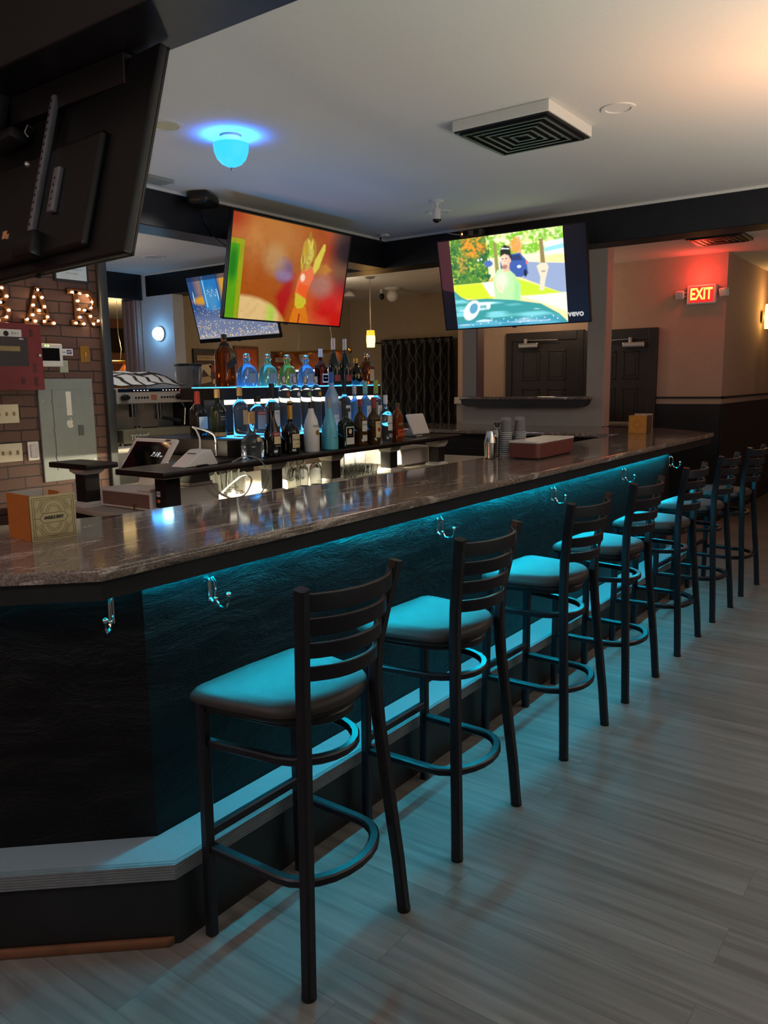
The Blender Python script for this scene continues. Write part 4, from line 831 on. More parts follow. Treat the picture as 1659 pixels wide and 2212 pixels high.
def bottle(name, label, loc, prof, glass, cap=None, capmat=None, n=2.0, xs=1.0, labels=(), texts=(), rz=0.0, seg=28, discs=()):
    """prof: (half width, z); n: roundness exponent of the body; xs: depth to width"""
    t = thing(name, label, 'bottle', loc, rz, 'bottles on the back bar')
    rmax = max(r for r, z in prof); rings = []
    for r, z in prof:
        k = min(1, max(0, (r/rmax-0.55)/0.4)); nn = 2+(n-2)*k; xx = 1+(xs-1)*k
        rings.append(se_ring(max(r, .0006)*xx, max(r, .0006), z, nn, seg))
    obj('glass_body', B().loft(rings), glass, t)
    if cap: obj('cap', B().lathe(cap, 20), capmat, t)
    for z0, z1, w, m in labels:
        R = rmax*xs
        if n > 2.5: o = obj('label', B().box((R*0.985, -rmax*w, z0), (R+0.0012, rmax*w, z1), 0.0004), m, t)
        else: o = obj('label', arc_label(rmax*1.004 if xs == 1 else R*1.004, z0, z1, -w, w), m, t)
    for s, size, z, m in texts:
        R = rmax*xs
        if n > 2.5: text_on(s, size, m, t, frame_m((R+0.0018, 0, z), (0, 1, 0), (0, 0, 1)), xs=0.9)
        else: wrap_text(s, size, R*1.012, z, m, t, xs=0.9)
    for y, z, r, m in discs:
        obj('medallion', B().cyl((rmax*xs*0.98, y, z), (rmax*xs+0.002, y, z), r), m, t)
    return t
def std(r, h, sh, nk, nr, base=0.004): # cylinder body, rounded shoulder from sh to nk, neck radius nr
    return [(0, 0), (r*0.93, 0), (r, base), (r, sh), (r*0.97, sh+(nk-sh)*0.2), (r*0.86, sh+(nk-sh)*0.42), (r*0.62, sh+(nk-sh)*0.68), (nr*1.25, sh+(nk-sh)*0.9), (nr, nk), (nr, h), (0, h)]
def slope(r, h, sh, nk, nr):
    return [(0, 0), (r*0.9, 0), (r, 0.006), (r, sh), (r*0.93, sh+(nk-sh)*0.2), (r*0.7, sh+(nk-sh)*0.5), (nr*1.35, sh+(nk-sh)*0.8), (nr, nk), (nr, h), (0, h)]
def capp(r, z0, z1): return [(0, z0), (r, z0), (r, z1-0.002), (r*0.9, z1), (0, z1)]
ZS, ZR, ZT = 1.1955, 1.2985, 1.5975
# front row, on the shelf itself
bottle('bottle', 'squat clear tequila jug with round medallion and tall cork neck on the liquor shelf', (-3.27, 3.215, ZS), [(0, 0), (0.058, 0), (0.063, 0.008), (0.063, 0.085), (0.058, 0.108), (0.042, 0.126), (0.022, 0.138), (0.018, 0.145), (0.018, 0.225), (0, 0.225)], M['g_clear'], [(0, 0.195), (0.0195, 0.195), (0.0195, 0.262), (0, 0.265)], M['cork'], n=3.2, xs=0.8, discs=((0.0, 0.108, 0.014, M['l_cream']),))
bottle('bottle', 'dark brown cream liqueur bottle with red arched label on the liquor shelf', (-3.27, 3.378, ZS), slope(0.049, 0.312, 0.115, 0.225, 0.0165), M['g_dark'], capp(0.0175, 0.262, 0.312), M['plasticb'], labels=((0.118, 0.140, 0.75, M['l_red']), (0.072, 0.116, 0.6, M['l_cream'])), texts=(('BAILEYS', 0.017, 0.129, M['whiteink']), ('IRISH CREAM', 0.008, 0.060, M['whiteink'])))
bottle('bottle', 'cognac bottle with gold foil neck and cream label on the liquor shelf', (-3.31, 3.575, ZS), [(0, 0), (0.05, 0), (0.0555, 0.006), (0.0555, 0.125), (0.05, 0.145), (0.032, 0.168), (0.017, 0.182), (0.0155, 0.19), (0.0155, 0.30), (0, 0.30)], M['g_dark'], [(0, 0.205), (0.0175, 0.205), (0.0175, 0.285), (0.014, 0.29), (0.014, 0.312), (0, 0.312)], M['capgold'], labels=((0.035, 0.118, 0.62, M['l_cream']),), texts=(('Hennessy', 0.019, 0.085, M['ink']), ('COGNAC', 0.009, 0.058, M['bronzeink'])))
bottle('bottle', 'white frosted coconut rum bottle with palm emblem on the liquor shelf', (-3.27, 3.722, ZS), [(0, 0), (0.043, 0), (0.047, 0.006), (0.049, 0.10), (0.048, 0.15), (0.038, 0.195), (0.022, 0.235), (0.017, 0.255), (0.017, 0.275), (0, 0.275)], M['frost'], capp(0.018, 0.265, 0.304), M['plasticb'], texts=(('MALIBU', 0.019, 0.157, M['ink']),), discs=((0.0, 0.118, 0.016, M['gold']),))
bottle('bottle', 'tall slim aqua blue liqueur bottle on the liquor shelf', (-3.27, 3.895, ZS), [(0, 0), (0.048, 0), (0.053, 0.006), (0.054, 0.06), (0.050, 0.12), (0.040, 0.17), (0.026, 0.215), (0.018, 0.245), (0.0165, 0.27), (0.0165, 0.30), (0, 0.30)], M['aqua'], capp(0.0178, 0.258, 0.328), M['l_grey'], texts=(('HPNOTIQ', 0.011, 0.075, mat('teal_ink', '2c5c6b', 0.5)),))
bottle('bottle', 'square deep green herbal liqueur bottle with orange edged label on the liquor shelf', (-3.29, 4.085, ZS), [(0, 0), (0.05, 0), (0.056, 0.005), (0.056, 0.145), (0.05, 0.165), (0.03, 0.183), (0.018, 0.192), (0.016, 0.20), (0.016, 0.24), (0, 0.24)], M['g_green'], capp(0.0175, 0.205, 0.253), mat('dark_olive_cap', '2f3320', 0.5), n=5.0, xs=0.62, labels=((0.02, 0.135, 0.72, M['l_white']), (0.078, 0.128, 0.62, M['l_black']), (0.064, 0.078, 0.66, M['l_orange'])), discs=((0.0, 0.104, 0.017, M['l_cream']),))
bottle('bottle', 'scotch bottle with two white labels and red capped neck on the liquor shelf', (-3.31, 4.265, ZS), std(0.045, 0.300, 0.17, 0.225, 0.014), M['g_whisky'], capp(0.0155, 0.262, 0.308), M['wax'], labels=((0.095, 0.165, 0.62, M['l_white']), (0.03, 0.07, 0.6, M['l_white'])), texts=(('Dewar\'s', 0.017, 0.14, M['ink']),))
bottle('bottle', 'spiced rum bottle with a figure on the pale label on the liquor shelf', (-3.31, 4.415, ZS), std(0.046, 0.30, 0.165, 0.225, 0.015), M['g_whisky'], capp(0.0165, 0.245, 0.317), M['wax'], labels=((0.045, 0.155, 0.62, M['l_cream']),), texts=(('Captain', 0.015, 0.138, M['redink']), ('SPICED', 0.008, 0.055, M['redink'])), discs=((0.0, 0.098, 0.014, M['l_red']),))
bottle('bottle', 'clear white rum bottle with white screw cap on the liquor shelf', (-3.31, 4.555, ZS), std(0.047, 0.315, 0.18, 0.24, 0.014), M['g_clear'], capp(0.0155, 0.268, 0.330), M['capwhite'], labels=((0.085, 0.185, 0.6, M['l_white']), (0.035, 0.062, 0.45, M['l_grey'])), texts=(('BACARDI', 0.016, 0.135, M['ink']),))
bottle('bottle', 'copper bourbon flask bottle with orange label at the end of the front row', (-3.31, 4.70, ZS), [(0, 0), (0.044, 0), (0.048, 0.006), (0.048, 0.15), (0.044, 0.18), (0.030, 0.205), (0.018, 0.218), (0.0155, 0.225), (0.0155, 0.255), (0, 0.255)], M['g_bourbon'], capp(0.017, 0.24, 0.272), mat('brown_cork_cap', '5b4330', 0.6), n=3.2, xs=0.62, labels=((0.035, 0.085, 0.85, M['l_orange']),), texts=(('BULLEIT', 0.015, 0.125, mat('raised_glass_ink', 'd8a57c', 0.3)), ('BOURBON', 0.011, 0.065, M['ink'])))
# row on the low blue-lit riser
bottle('bottle', 'bourbon bottle with red dripping wax neck beside the espresso machine', (-3.85, 3.33, ZR), [(0, 0), (0.043, 0), (0.047, 0.006), (0.047, 0.135), (0.044, 0.16), (0.030, 0.185), (0.018, 0.20), (0.015, 0.21), (0.015, 0.26), (0, 0.26)], M['g_dark'], [(0, 0.185), (0.024, 0.186), (0.0185, 0.205), (0.0175, 0.262), (0.015, 0.274), (0, 0.276)], M['wax'], n=3.0, labels=((0.045, 0.12, 0.7, M['l_white']),))
bottle('bottle', 'dark round-shouldered rye bottle with black label at the low riser end', (-3.66, 3.32, ZR), std(0.049, 0.27, 0.15, 0.205, 0.0155), M['g_olive'], capp(0.0175, 0.235, 0.286), M['cork'], labels=((0.07, 0.14, 0.75, M['l_black']), (0.006, 0.03, 1.2, M['l_tan'])), texts=(('BARREL', 0.012, 0.122, M['whiteink']), ('WHISKEY', 0.010, 0.106, M['whiteink'])))
bottle('bottle', 'clear bottle with a tan paper label on the low blue-lit riser', (-3.55, 3.399, ZR), std(0.0455, 0.28, 0.175, 0.225, 0.0145), M['g_clear'], capp(0.0165, 0.245, 0.298), M['cork'], labels=((0.075, 0.16, 0.55, M['l_tan']),), rz=0.15)
bottle('bottle', 'clear whiskey bottle with red topped picture label on the low blue-lit riser', (-3.55, 3.545, ZR), std(0.047, 0.215, 0.15, 0.19, 0.016), M['g_clear'], capp(0.021, 0.205, 0.240), M['plasticb'], labels=((0.128, 0.148, 0.8, M['l_red']), (0.04, 0.127, 0.8, M['l_grey'])), texts=(('REDEMPTION', 0.012, 0.138, M['whiteink']),))
bottle('bottle', 'clear vodka bottle with black and white neck foil on the low blue-lit riser', (-3.55, 3.675, ZR), std(0.046, 0.29, 0.17, 0.215, 0.0155), M['g_clear'], capp(0.0175, 0.225, 0.315), M['plasticb'], labels=((0.05, 0.15, 0.6, M['l_white']),), texts=(('TITO\'S', 0.014, 0.13, M['ink']),))
for i, (y, c, w) in enumerate(((3.785, 'c05a34', 'orange'), (3.885, 'd8dce0', 'white'), (3.988, '7fae4a', 'green'), (4.095, 'd0a63a', 'yellow'))):
    bottle('bottle', 'tall straight vodka bottle with a %s neck ball on the low blue-lit riser' % w, (-3.55, y, ZR), [(0, 0), (0.033, 0), (0.0365, 0.005), (0.0365, 0.268), (0.033, 0.285), (0.018, 0.302), (0.0145, 0.31), (0.0145, 0.33), (0, 0.33)], M['g_clear'], capp(0.0165, 0.318, 0.360), M['capsteel'], discs=((0.0, 0.245, 0.014, mat(w+'_ball', c, 0.4)),))
bottle('bottle', 'tall frosted blue vodka bottle on the low riser behind the aqua bottle', (-3.55, 4.26, ZR), [(0, 0), (0.044, 0), (0.048, 0.006), (0.048, 0.20), (0.044, 0.235), (0.028, 0.27), (0.018, 0.29), (0.017, 0.30), (0.017, 0.375), (0, 0.375)], M['frostblue'], capp(0.0185, 0.315, 0.389), M['l_blue'], labels=((0.03, 0.10, 0.6, M['l_white']),), texts=(('GREY GOOSE', 0.011, 0.075, M['l_blue']),))
bottle('bottle', 'clear vodka bottle with dark neck beside the frosted blue one on the low riser', (-3.55, 4.397, ZR), std(0.043, 0.30, 0.19, 0.235, 0.014), M['g_clear'], capp(0.0155, 0.25, 0.335), M['plasticb'], labels=((0.05, 0.16, 0.65, M['l_white']), (0.115, 0.14, 0.25, M['l_black'])))
bottle('bottle', 'clear round shouldered gin bottle on the low blue-lit riser', (-3.55, 4.513, ZR), std(0.041, 0.26, 0.16, 0.205, 0.014), M['g_bluelit'], capp(0.0165, 0.235, 0.296), M['capsteel'], discs=((0.0, 0.13, 0.02, M['l_blue']),))
bottle('bottle', 'clear liqueur bottle with a mint green neck on the low riser', (-3.55, 4.638, ZR), std(0.042, 0.29, 0.17, 0.22, 0.015), M['g_bluelit'], capp(0.0175, 0.235, 0.325), M['mint'], labels=((0.055, 0.15, 0.65, M['l_white']),), texts=(('Q', 0.04, 0.11, M['ink']),))
bottle('bottle', 'clear liqueur bottle with a lime green neck at the end of the low riser', (-3.55, 4.768, ZR), std(0.0445, 0.29, 0.17, 0.22, 0.015), M['g_clear'], capp(0.0175, 0.235, 0.331), M['lime'], labels=((0.055, 0.15, 0.65, M['l_white']),), texts=(('Q', 0.045, 0.11, M['ink']),))
# topmost row
t = bottle('bottle', 'tall square amber whisky bottle with slanted black label, topmost row', (-3.88, 3.60, ZT), [(0, 0), (0.049, 0), (0.0535, 0.006), (0.0535, 0.20), (0.049, 0.222), (0.030, 0.262), (0.018, 0.28), (0.016, 0.288), (0.016, 0.31), (0, 0.31)], M['g_amber'], capp(0.0185, 0.295, 0.330), M['plasticb'], n=5.0, rz=0.25)
b = B().box((0.0533, -0.054, 0.125), (0.0546, 0.05, 0.170), 0, rot=Matrix.Rotation(0.42, 3, 'X')); lo = obj('label', b, M['l_black'], t)
obj('neck_band', B().lathe([(0.032, 0.257), (0.0345, 0.258), (0.024, 0.276), (0.02, 0.277)], 20), M['l_black'], t)
def patron(loc, g, lab, sc_=1.0):
    W = 0.072*sc_
    bottle('bottle', lab, loc, [(0, 0), (W*0.93, 0), (W, 0.006), (W*0.985, 0.07), (W*0.90, 0.10), (W*0.70, 0.125), (W*0.40, 0.138), (0.022, 0.146), (0.020, 0.152), (0.021, 0.175), (0.027, 0.178), (0.027, 0.184), (0, 0.184)], g, [(0, 0.183), (0.012, 0.183), (0.022, 0.19), (0.024, 0.20), (0.018, 0.212), (0, 0.216)], M['glass'], n=3.0, xs=0.62, labels=((0.02, 0.085, 0.42, M['l_grey']),))
patron((-3.88, 3.792, ZT), M['g_bluelit'], 'squat blue-lit tequila bottle with ball stopper beside the tall amber whisky', 1.04)
patron((-3.88, 3.988, ZT), M['g_mint'], 'squat mint green tequila bottle with ball stopper on the high riser')
patron((-3.88, 4.181, ZT), M['g_lime'], 'squat yellow green tequila bottle with ball stopper on the high riser', 0.98)
patron((-3.88, 4.375, ZT), M['g_bluelit'], 'squat blue-lit tequila bottle with ball stopper beside the red capped liqueur', 0.96)
bottle('bottle', 'orange red liqueur bottle with white neck cap on the high riser', (-3.88, 4.54, ZT), std(0.043, 0.24, 0.125, 0.18, 0.015), M['g_red'], [(0, 0.205), (0.0175, 0.205), (0.0175, 0.235), (0.016, 0.236), (0.016, 0.265), (0, 0.266)], M['capwhite'], n=3.0, labels=((0.02, 0.085, 0.8, M['l_white']), (0.03, 0.075, 0.65, M['l_black'])), texts=(('Gran', 0.018, 0.055, M['whiteink']),))
for y, w in ((4.69, 'next to the orange red liqueur'), (4.825, 'next to the round dark bottle')):
    bottle('bottle', 'slim dark champagne-shaped cognac bottle on the high riser, ' + w, (-3.88, y, ZT), slope(0.048, 0.33, 0.12, 0.25, 0.0145), M['g_olive'], capp(0.0165, 0.262, 0.347), M['capsteel'], labels=((0.03, 0.075, 0.75, M['l_red']),), discs=((0.0, 0.125, 0.011, M['gold']),))
bottle('bottle', 'round dark raspberry liqueur bottle with gold band on the high riser', (-3.88, 4.958, ZT), [(0, 0), (0.03, 0), (0.046, 0.018), (0.054, 0.05), (0.053, 0.08), (0.043, 0.115), (0.026, 0.135), (0.015, 0.145), (0.015, 0.175), (0, 0.175)], M['g_dark'], [(0, 0.165), (0.02, 0.166), (0.022, 0.19), (0.018, 0.204), (0, 0.206)], M['capgold'], labels=((0.055, 0.078, 2.4, M['capgold']),), texts=(('ROYALE', 0.014, 0.066, M['ink']),))
bottle('bottle', 'wide shouldered crown shaped whisky bottle at the end of the high riser', (-3.88, 5.095, ZT), [(0, 0), (0.05, 0), (0.058, 0.01), (0.064, 0.08), (0.065, 0.12), (0.056, 0.155), (0.035, 0.178), (0.02, 0.188), (0.018, 0.20), (0.018, 0.215), (0, 0.215)], M['g_amber'], [(0, 0.208), (0.019, 0.208), (0.022, 0.22), (0.02, 0.24), (0.012, 0.246), (0, 0.247)], M['glass'], n=2.8, xs=0.8, labels=((0.03, 0.12, 0.4, M['l_tan']),))
# ---------------------------------------------------------------- televisions
def grid_uv(W, H):
    u = (np.arange(W)+0.5)/W; v = (np.arange(H)+0.5)/H
    return np.meshgrid(u, v)
def mixc(img, mask, c):
    c = np.array(lin(c)); img += (c-img)*np.clip(mask, 0, 1)[..., None]
def ell(U, V, cx, cy, rx, ry, soft=0.08, a=0.0):
    du, dv = (U-cx)*16/9, V-cy; ca, sa = math.cos(a), math.sin(a)
    d = np.sqrt(((du*ca+dv*sa)/(rx*16/9))**2+((-du*sa+dv*ca)/ry)**2)
    return np.clip((1-d)/soft+0.5, 0, 1)
def poly(U, V, pts, soft=0.006):
    ins = np.zeros(U.shape, bool); n = len(pts); dist = np.full(U.shape, 9.0)
    for i in range(n):
        x0, y0 = pts[i]; x1, y1 = pts[(i+1) % n]
        c = ((y0 > V) != (y1 > V)) & (U < (x1-x0)*(V-y0)/((y1-y0) if y1 != y0 else 1e-9)+x0)
        ins ^= c
        t = np.clip(((U-x0)*(x1-x0)+(V-y0)*(y1-y0))/((x1-x0)**2+(y1-y0)**2+1e-9), 0, 1)
        dist = np.minimum(dist, np.hypot(U-x0-t*(x1-x0), V-y0-t*(y1-y0)))
    return np.clip(np.where(ins, dist, -dist)/soft+0.5, 0, 1)
def vnoise(W, H, fx, fy, seed):
    r = np.random.RandomState(seed); g = r.rand(fy+2, fx+2)
    x = np.linspace(0, fx, W); y = np.linspace(0, fy, H); xi = x.astype(int); yi = y.astype(int); a = x-xi; b = y-yi
    a = a*a*(3-2*a); b = b*b*(3-2*b); A = a[None, :]; Bq = b[:, None]
    g00 = g[np.ix_(yi, xi)]; g01 = g[np.ix_(yi, xi+1)]; g10 = g[np.ix_(yi+1, xi)]; g11 = g[np.ix_(yi+1, xi+1)]
    return (g00*(1-A)+g01*A)*(1-Bq)+(g10*(1-A)+g11*A)*Bq
def picture_dance(W, H):
    U, V = grid_uv(W, H); I = np.zeros((H, W, 3)); I[:] = lin('b4641a'); n = vnoise(W, H, 6, 5, 3); n3 = vnoise(W, H, 40, 26, 17)
    mixc(I, ell(U, V, 0.30, 0.86, 0.25, 0.22, 0.9)*0.7, 'c88c48'); mixc(I, np.clip((0.16-U)/0.14, 0, 1)*np.clip((V-0.7)/0.2, 0, 1), 'b2401a')
    mixc(I, np.clip((U-0.62)/0.25, 0, 1), 'a4241c'); mixc(I, np.clip((U-0.80)/0.12, 0, 1)*np.clip((V-0.25)/0.3, 0, 1), '7a2036'); mixc(I, ell(U, V, 0.99, 0.92, 0.13, 0.35, 0.9), '3a2038')
    mixc(I, ell(U, V, 0.70, 0.18, 0.17, 0.35, 0.9)*0.8, 'd0641c'); mixc(I, ell(U, V, 0.92, 0.1, 0.2, 0.3, 0.8), 'd0261c')
    mixc(I, poly(U, V, [(0.45, 0.52), (0.53, 0.5), (0.52, 0.3), (0.47, 0.05), (0.42, 0.05), (0.40, 0.2), (0.38, 0.25), (0.44, 0.38)], 0.05), 'b8201a')
    mixc(I, ell(U, V, 0.43, 0.53, 0.075, 0.12, 0.6), '8a6288'); mixc(I, ell(U, V, 0.35, 0.62, 0.09, 0.14, 0.9)*0.6, 'c8a878'); mixc(I, ell(U, V, 0.44, 0.47, 0.07, 0.05, 0.9)*0.6, 'a890b0')
    mixc(I, ell(U, V, 0.77, 0.42, 0.10, 0.12, 0.9)*0.75, 'b08078'); mixc(I, poly(U, V, [(0.70, 0.62), (0.80, 0.66), (0.86, 0.60), (0.80, 0.54), (0.71, 0.54)], 0.03)*0.7, 'c08428')
    mixc(I, np.clip((n-0.5)*2, 0, 1)*0.15, 'ffd090')
    mixc(I, ell(U, V, 0.15, -0.12, 0.34, 0.35, 0.12), 'e8c890'); mixc(I, ell(U, V, 0.15, -0.12, 0.34, 0.35, 0.12)*np.clip(1-abs(U-0.36)/0.06, 0, 1), 'b8d858'); mixc(I, ell(U, V, 0.15, -0.12, 0.34, 0.35, 0.12)*np.clip(1-abs(U-0.45)/0.04, 0, 1)*0.8, 'd08820')
    st = ((U < 0.105) & (V < 0.76)).astype(float); mixc(I, st, 'a8b020'); mixc(I, ((U < 0.068) & (V < 0.71)).astype(float)*np.clip(0.75+0.5*vnoise(W, H, 2, 6, 9), 0, 1), '58b018'); mixc(I, ell(U, V, 0.03, 0.52, 0.03, 0.16, 0.9)*(U < 0.068), '2a8a20')
    # a dancing figure with one arm raised
    skin, hair, top = 'e0d05a', 'e0cc4a', 'f06a28'
    mixc(I, poly(U, V, [(0.52, -0.02), (0.545, 0.14), (0.56, 0.2), (0.655, 0.18), (0.69, 0.05), (0.70, -0.02)], 0.01), 'e08a22'); mixc(I, poly(U, V, [(0.595, -0.02), (0.60, 0.10), (0.612, 0.10), (0.606, -0.02)], 0.006), 'b83018')
    mixc(I, poly(U, V, [(0.555, 0.19), (0.55, 0.32), (0.645, 0.28), (0.655, 0.22), (0.63, 0.165), (0.585, 0.15)], 0.01), 'd8c83a')
    mixc(I, poly(U, V, [(0.55, 0.32), (0.555, 0.42), (0.58, 0.53), (0.635, 0.62), (0.70, 0.60), (0.70, 0.50), (0.655, 0.36), (0.645, 0.26)], 0.012), 'f08050'); mixc(I, poly(U, V, [(0.565, 0.33), (0.575, 0.42), (0.665, 0.40), (0.645, 0.27)], 0.01), 'f06a1a'); mixc(I, ell(U, V, 0.60, 0.48, 0.02, 0.04, 0.5), 'ffe0c8')
    mixc(I, poly(U, V, [(0.68, 0.60), (0.70, 0.53), (0.735, 0.60), (0.775, 0.80), (0.772, 0.86), (0.755, 0.86), (0.72, 0.76), (0.69, 0.68)], 0.012), skin)
    hm = np.maximum(ell(U, V, 0.632, 0.765, 0.058, 0.125, 0.35), np.maximum(ell(U, V, 0.588, 0.68, 0.020, 0.13, 0.5), ell(U, V, 0.628, 0.90, 0.010, 0.05, 0.6)))
    mixc(I, hm, 'd4b63c'); mixc(I, hm*np.clip((vnoise(W, H, 70, 12, 21)-0.45)*4, 0, 1)*0.8, '9a7a24'); mixc(I, hm*np.clip((vnoise(W, H, 60, 14, 22)-0.6)*5, 0, 1)*0.8, 'f0dc78')
    mixc(I, ell(U, V, 0.634, 0.705, 0.032, 0.090, 0.35, -0.25), 'd8c464'); mixc(I, ell(U, V, 0.620, 0.70, 0.012, 0.07, 0.9, -0.25)*0.5, 'b89a3c'); mixc(I, poly(U, V, [(0.605, 0.60), (0.65, 0.65), (0.66, 0.60), (0.62, 0.55)], 0.02), 'c8b04c')
    for cx, cy, r in ((0.624, 0.725, 0.008), (0.648, 0.72, 0.006)): mixc(I, ell(U, V, cx, cy, r, r*0.8, 0.9)*0.6, '7a6428')
    mixc(I, ell(U, V, 0.638, 0.662, 0.009, 0.009, 0.9)*0.7, '9a4a28'); mixc(I, hm*ell(U, V, 0.605, 0.77, 0.02, 0.09, 0.7), 'c8a434')
    mixc(I, np.clip((n3-0.55)*2, 0, 1)*0.12, '5a1a10')
    I = np.clip(I, 0, 1)**1.22
    return I
def picture_car(W, H):
    U0, V = grid_uv(W, H); U = (U0-0.088)/(0.862-0.088); I = np.zeros((H, W, 3)); I[:] = lin('e8d8a0'); n = (vnoise(W, H, 26, 16, 5)+vnoise(W, H, 60, 40, 31))*0.5; n2 = (vnoise(W, H, 90, 56, 8)+vnoise(W, H, 45, 30, 9))*0.5
    mixc(I, (V > 0.55), 'f0e8c0'); mixc(I, poly(U, V, [(0.55, 0.70), (1.02, 0.62), (1.02, 0.28), (0.62, 0.52)], 0.01), '8f9fc0'); mixc(I, poly(U, V, [(0.80, 0.70), (1.02, 0.74), (1.02, 0.63), (0.78, 0.66)], 0.02), 'f4dc98')
    mixc(I, (V > 0.76)*np.clip((n-0.2)*3, 0, 1), '78b830'); mixc(I, (V > 0.76)*np.clip((n2-0.55)*4, 0, 1), 'd8f090'); mixc(I, poly(U, V, [(0.84, 0.86), (1.02, 0.88), (1.02, 0.72), (0.84, 0.74)], 0.02)*0.7, 'f8fcff'); mixc(I, poly(U, V, [(0.84, 0.80), (1.02, 0.83), (1.02, 0.78), (0.84, 0.76)], 0.01), '90d0d8')
    mixc(I, poly(U, V, [(0.80, 0.90), (0.83, 0.90), (0.84, 0.64), (0.80, 0.64)], 0.01), '8a7a52'); mixc(I, poly(U, V, [(0.62, 0.95), (0.64, 0.95), (0.645, 0.7), (0.62, 0.7)], 0.01), 'c8b088')
    mixc(I, (U < 0.34)*(V > 0.5)*1.0, '4a8038'); mixc(I, (U < 0.36)*(V > 0.5)*np.clip((n-0.45)*4, 0, 1), '2a6038'); mixc(I, (U < 0.36)*(V > 0.5)*np.clip((n2-0.6)*4, 0, 1)*0.8, 'a8c048'); mixc(I, ell(U, V, 0.22, 0.92, 0.10, 0.12, 0.8)*np.clip((n2-0.3)*3, 0, 1), 'f0902c'); mixc(I, ell(U, V, 0.60, 0.86, 0.05, 0.08, 0.7)*0.8, 'e8904a'); mixc(I, ell(U, V, 0.10, 0.72, 0.04, 0.10, 0.7)*np.clip((n2-0.4)*3, 0, 1), 'd0904a')
    mixc(I, poly(U, V, [(0.40, 0.92), (0.43, 0.92), (0.44, 0.52), (0.40, 0.50)], 0.015), '8a8a50'); mixc(I, poly(U, V, [(0.34, 0.52), (0.46, 0.60), (0.46, 0.50), (0.30, 0.47)], 0.02), 'e0b060')
    mixc(I, poly(U, V, [(0.0, 0.50), (0.28, 0.50), (0.36, 0.36), (0.36, 0.28), (0.0, 0.36)], 0.02), 'c8d830'); mixc(I, poly(U, V, [(0.55, 0.53), (1.0, 0.30), (0.62, 0.32), (0.58, 0.40)], 0.02), 'c0d830'); mixc(I, poly(U, V, [(0.27, 0.50), (0.42, 0.50), (0.46, 0.34), (0.34, 0.34)], 0.02), 'fff0d8'); mixc(I, poly(U, V, [(0.62, 0.31), (1.02, 0.32), (1.02, 0.10), (0.85, 0.20)], 0.02), 'fff6d4')
    # blue car on the street and a letter box
    mixc(I, poly(U, V, [(0.45, 0.56), (0.45, 0.70), (0.50, 0.77), (0.63, 0.78), (0.68, 0.70), (0.69, 0.55), (0.62, 0.52)], 0.012), '3a5aa0'); mixc(I, poly(U, V, [(0.51, 0.71), (0.52, 0.76), (0.625, 0.765), (0.65, 0.70)], 0.01), '24386a'); mixc(I, ell(U, V, 0.615, 0.635, 0.018, 0.016, 0.4), 'd0e0ff'); mixc(I, ell(U, V, 0.665, 0.56, 0.014, 0.04, 0.4), '20263a'); mixc(I, ell(U, V, 0.685, 0.67, 0.01, 0.02, 0.5), 'e07070')
    mixc(I, ell(U, V, 0.345, 0.70, 0.04, 0.035, 0.4), '4a6ab0'); mixc(I, ell(U, V, 0.255, 0.75, 0.009, 0.012, 0.5), 'ffffff'); mixc(I, ell(U, V, 0.285, 0.755, 0.008, 0.011, 0.5), 'ffffff')
    mixc(I, poly(U, V, [(0.765, 0.62), (0.80, 0.65), (0.85, 0.645), (0.865, 0.60), (0.83, 0.46), (0.815, 0.36), (0.775, 0.36), (0.79, 0.50)], 0.01), 'd8d0b8'); mixc(I, ell(U, V, 0.82, 0.56, 0.02, 0.01, 0.5), 'a8a08a')
    # man in a mint jumper and dark cap
    U_, V_ = U, V; U = (U-0.49)/1.08+0.485; V = (V-0.29)/1.12+0.205
    mixc(I, poly(U, V, [(0.385, 0.16), (0.375, 0.40), (0.42, 0.50), (0.50, 0.515), (0.56, 0.44), (0.60, 0.34), (0.59, 0.16)], 0.015), 'b4e4a0'); mixc(I, poly(U, V, [(0.56, 0.42), (0.60, 0.34), (0.59, 0.18), (0.53, 0.20)], 0.03)*0.6, '8ac888'); mixc(I, ell(U, V, 0.45, 0.40, 0.05, 0.08, 0.8)*0.6, 'e8ffd8')
    mixc(I, poly(U, V, [(0.465, 0.54), (0.52, 0.56), (0.52, 0.475), (0.47, 0.475)], 0.015), 'e8b498'); mixc(I, ell(U, V, 0.492, 0.590, 0.036, 0.085, 0.25), 'f4c8b0'); mixc(I, ell(U, V, 0.512, 0.585, 0.018, 0.06, 0.9)*0.4, 'd09a80'); mixc(I, ell(U, V, 0.532, 0.58, 0.007, 0.02, 0.5), 'e8b498')
    mixc(I, poly(U, V, [(0.452, 0.625), (0.458, 0.70), (0.495, 0.735), (0.54, 0.71), (0.545, 0.60), (0.53, 0.625), (0.49, 0.645)], 0.014), '1c2426'); mixc(I, ell(U, V, 0.485, 0.525, 0.022, 0.022, 0.7)*0.75, '6a4438'); mixc(I, ell(U, V, 0.483, 0.535, 0.009, 0.007, 0.7), 'c87a68')
    mixc(I, poly(U, V, [(0.462, 0.69), (0.475, 0.71), (0.50, 0.70), (0.525, 0.70), (0.535, 0.685), (0.51, 0.69), (0.48, 0.695)], 0.008), 'e0e8e8')
    for cx in (0.472, 0.500): mixc(I, ell(U, V, cx, 0.602, 0.008, 0.006, 0.8)*0.85, '4a3028')
    mixc(I, ell(U, V, 0.484, 0.575, 0.004, 0.02, 0.9)*0.35, 'a87058')
    mixc(I, poly(U, V, [(0.40, 0.36), (0.43, 0.385), (0.455, 0.33), (0.45, 0.27), (0.42, 0.29)], 0.015), 'f8d0b8')
    U, V = U_, V_
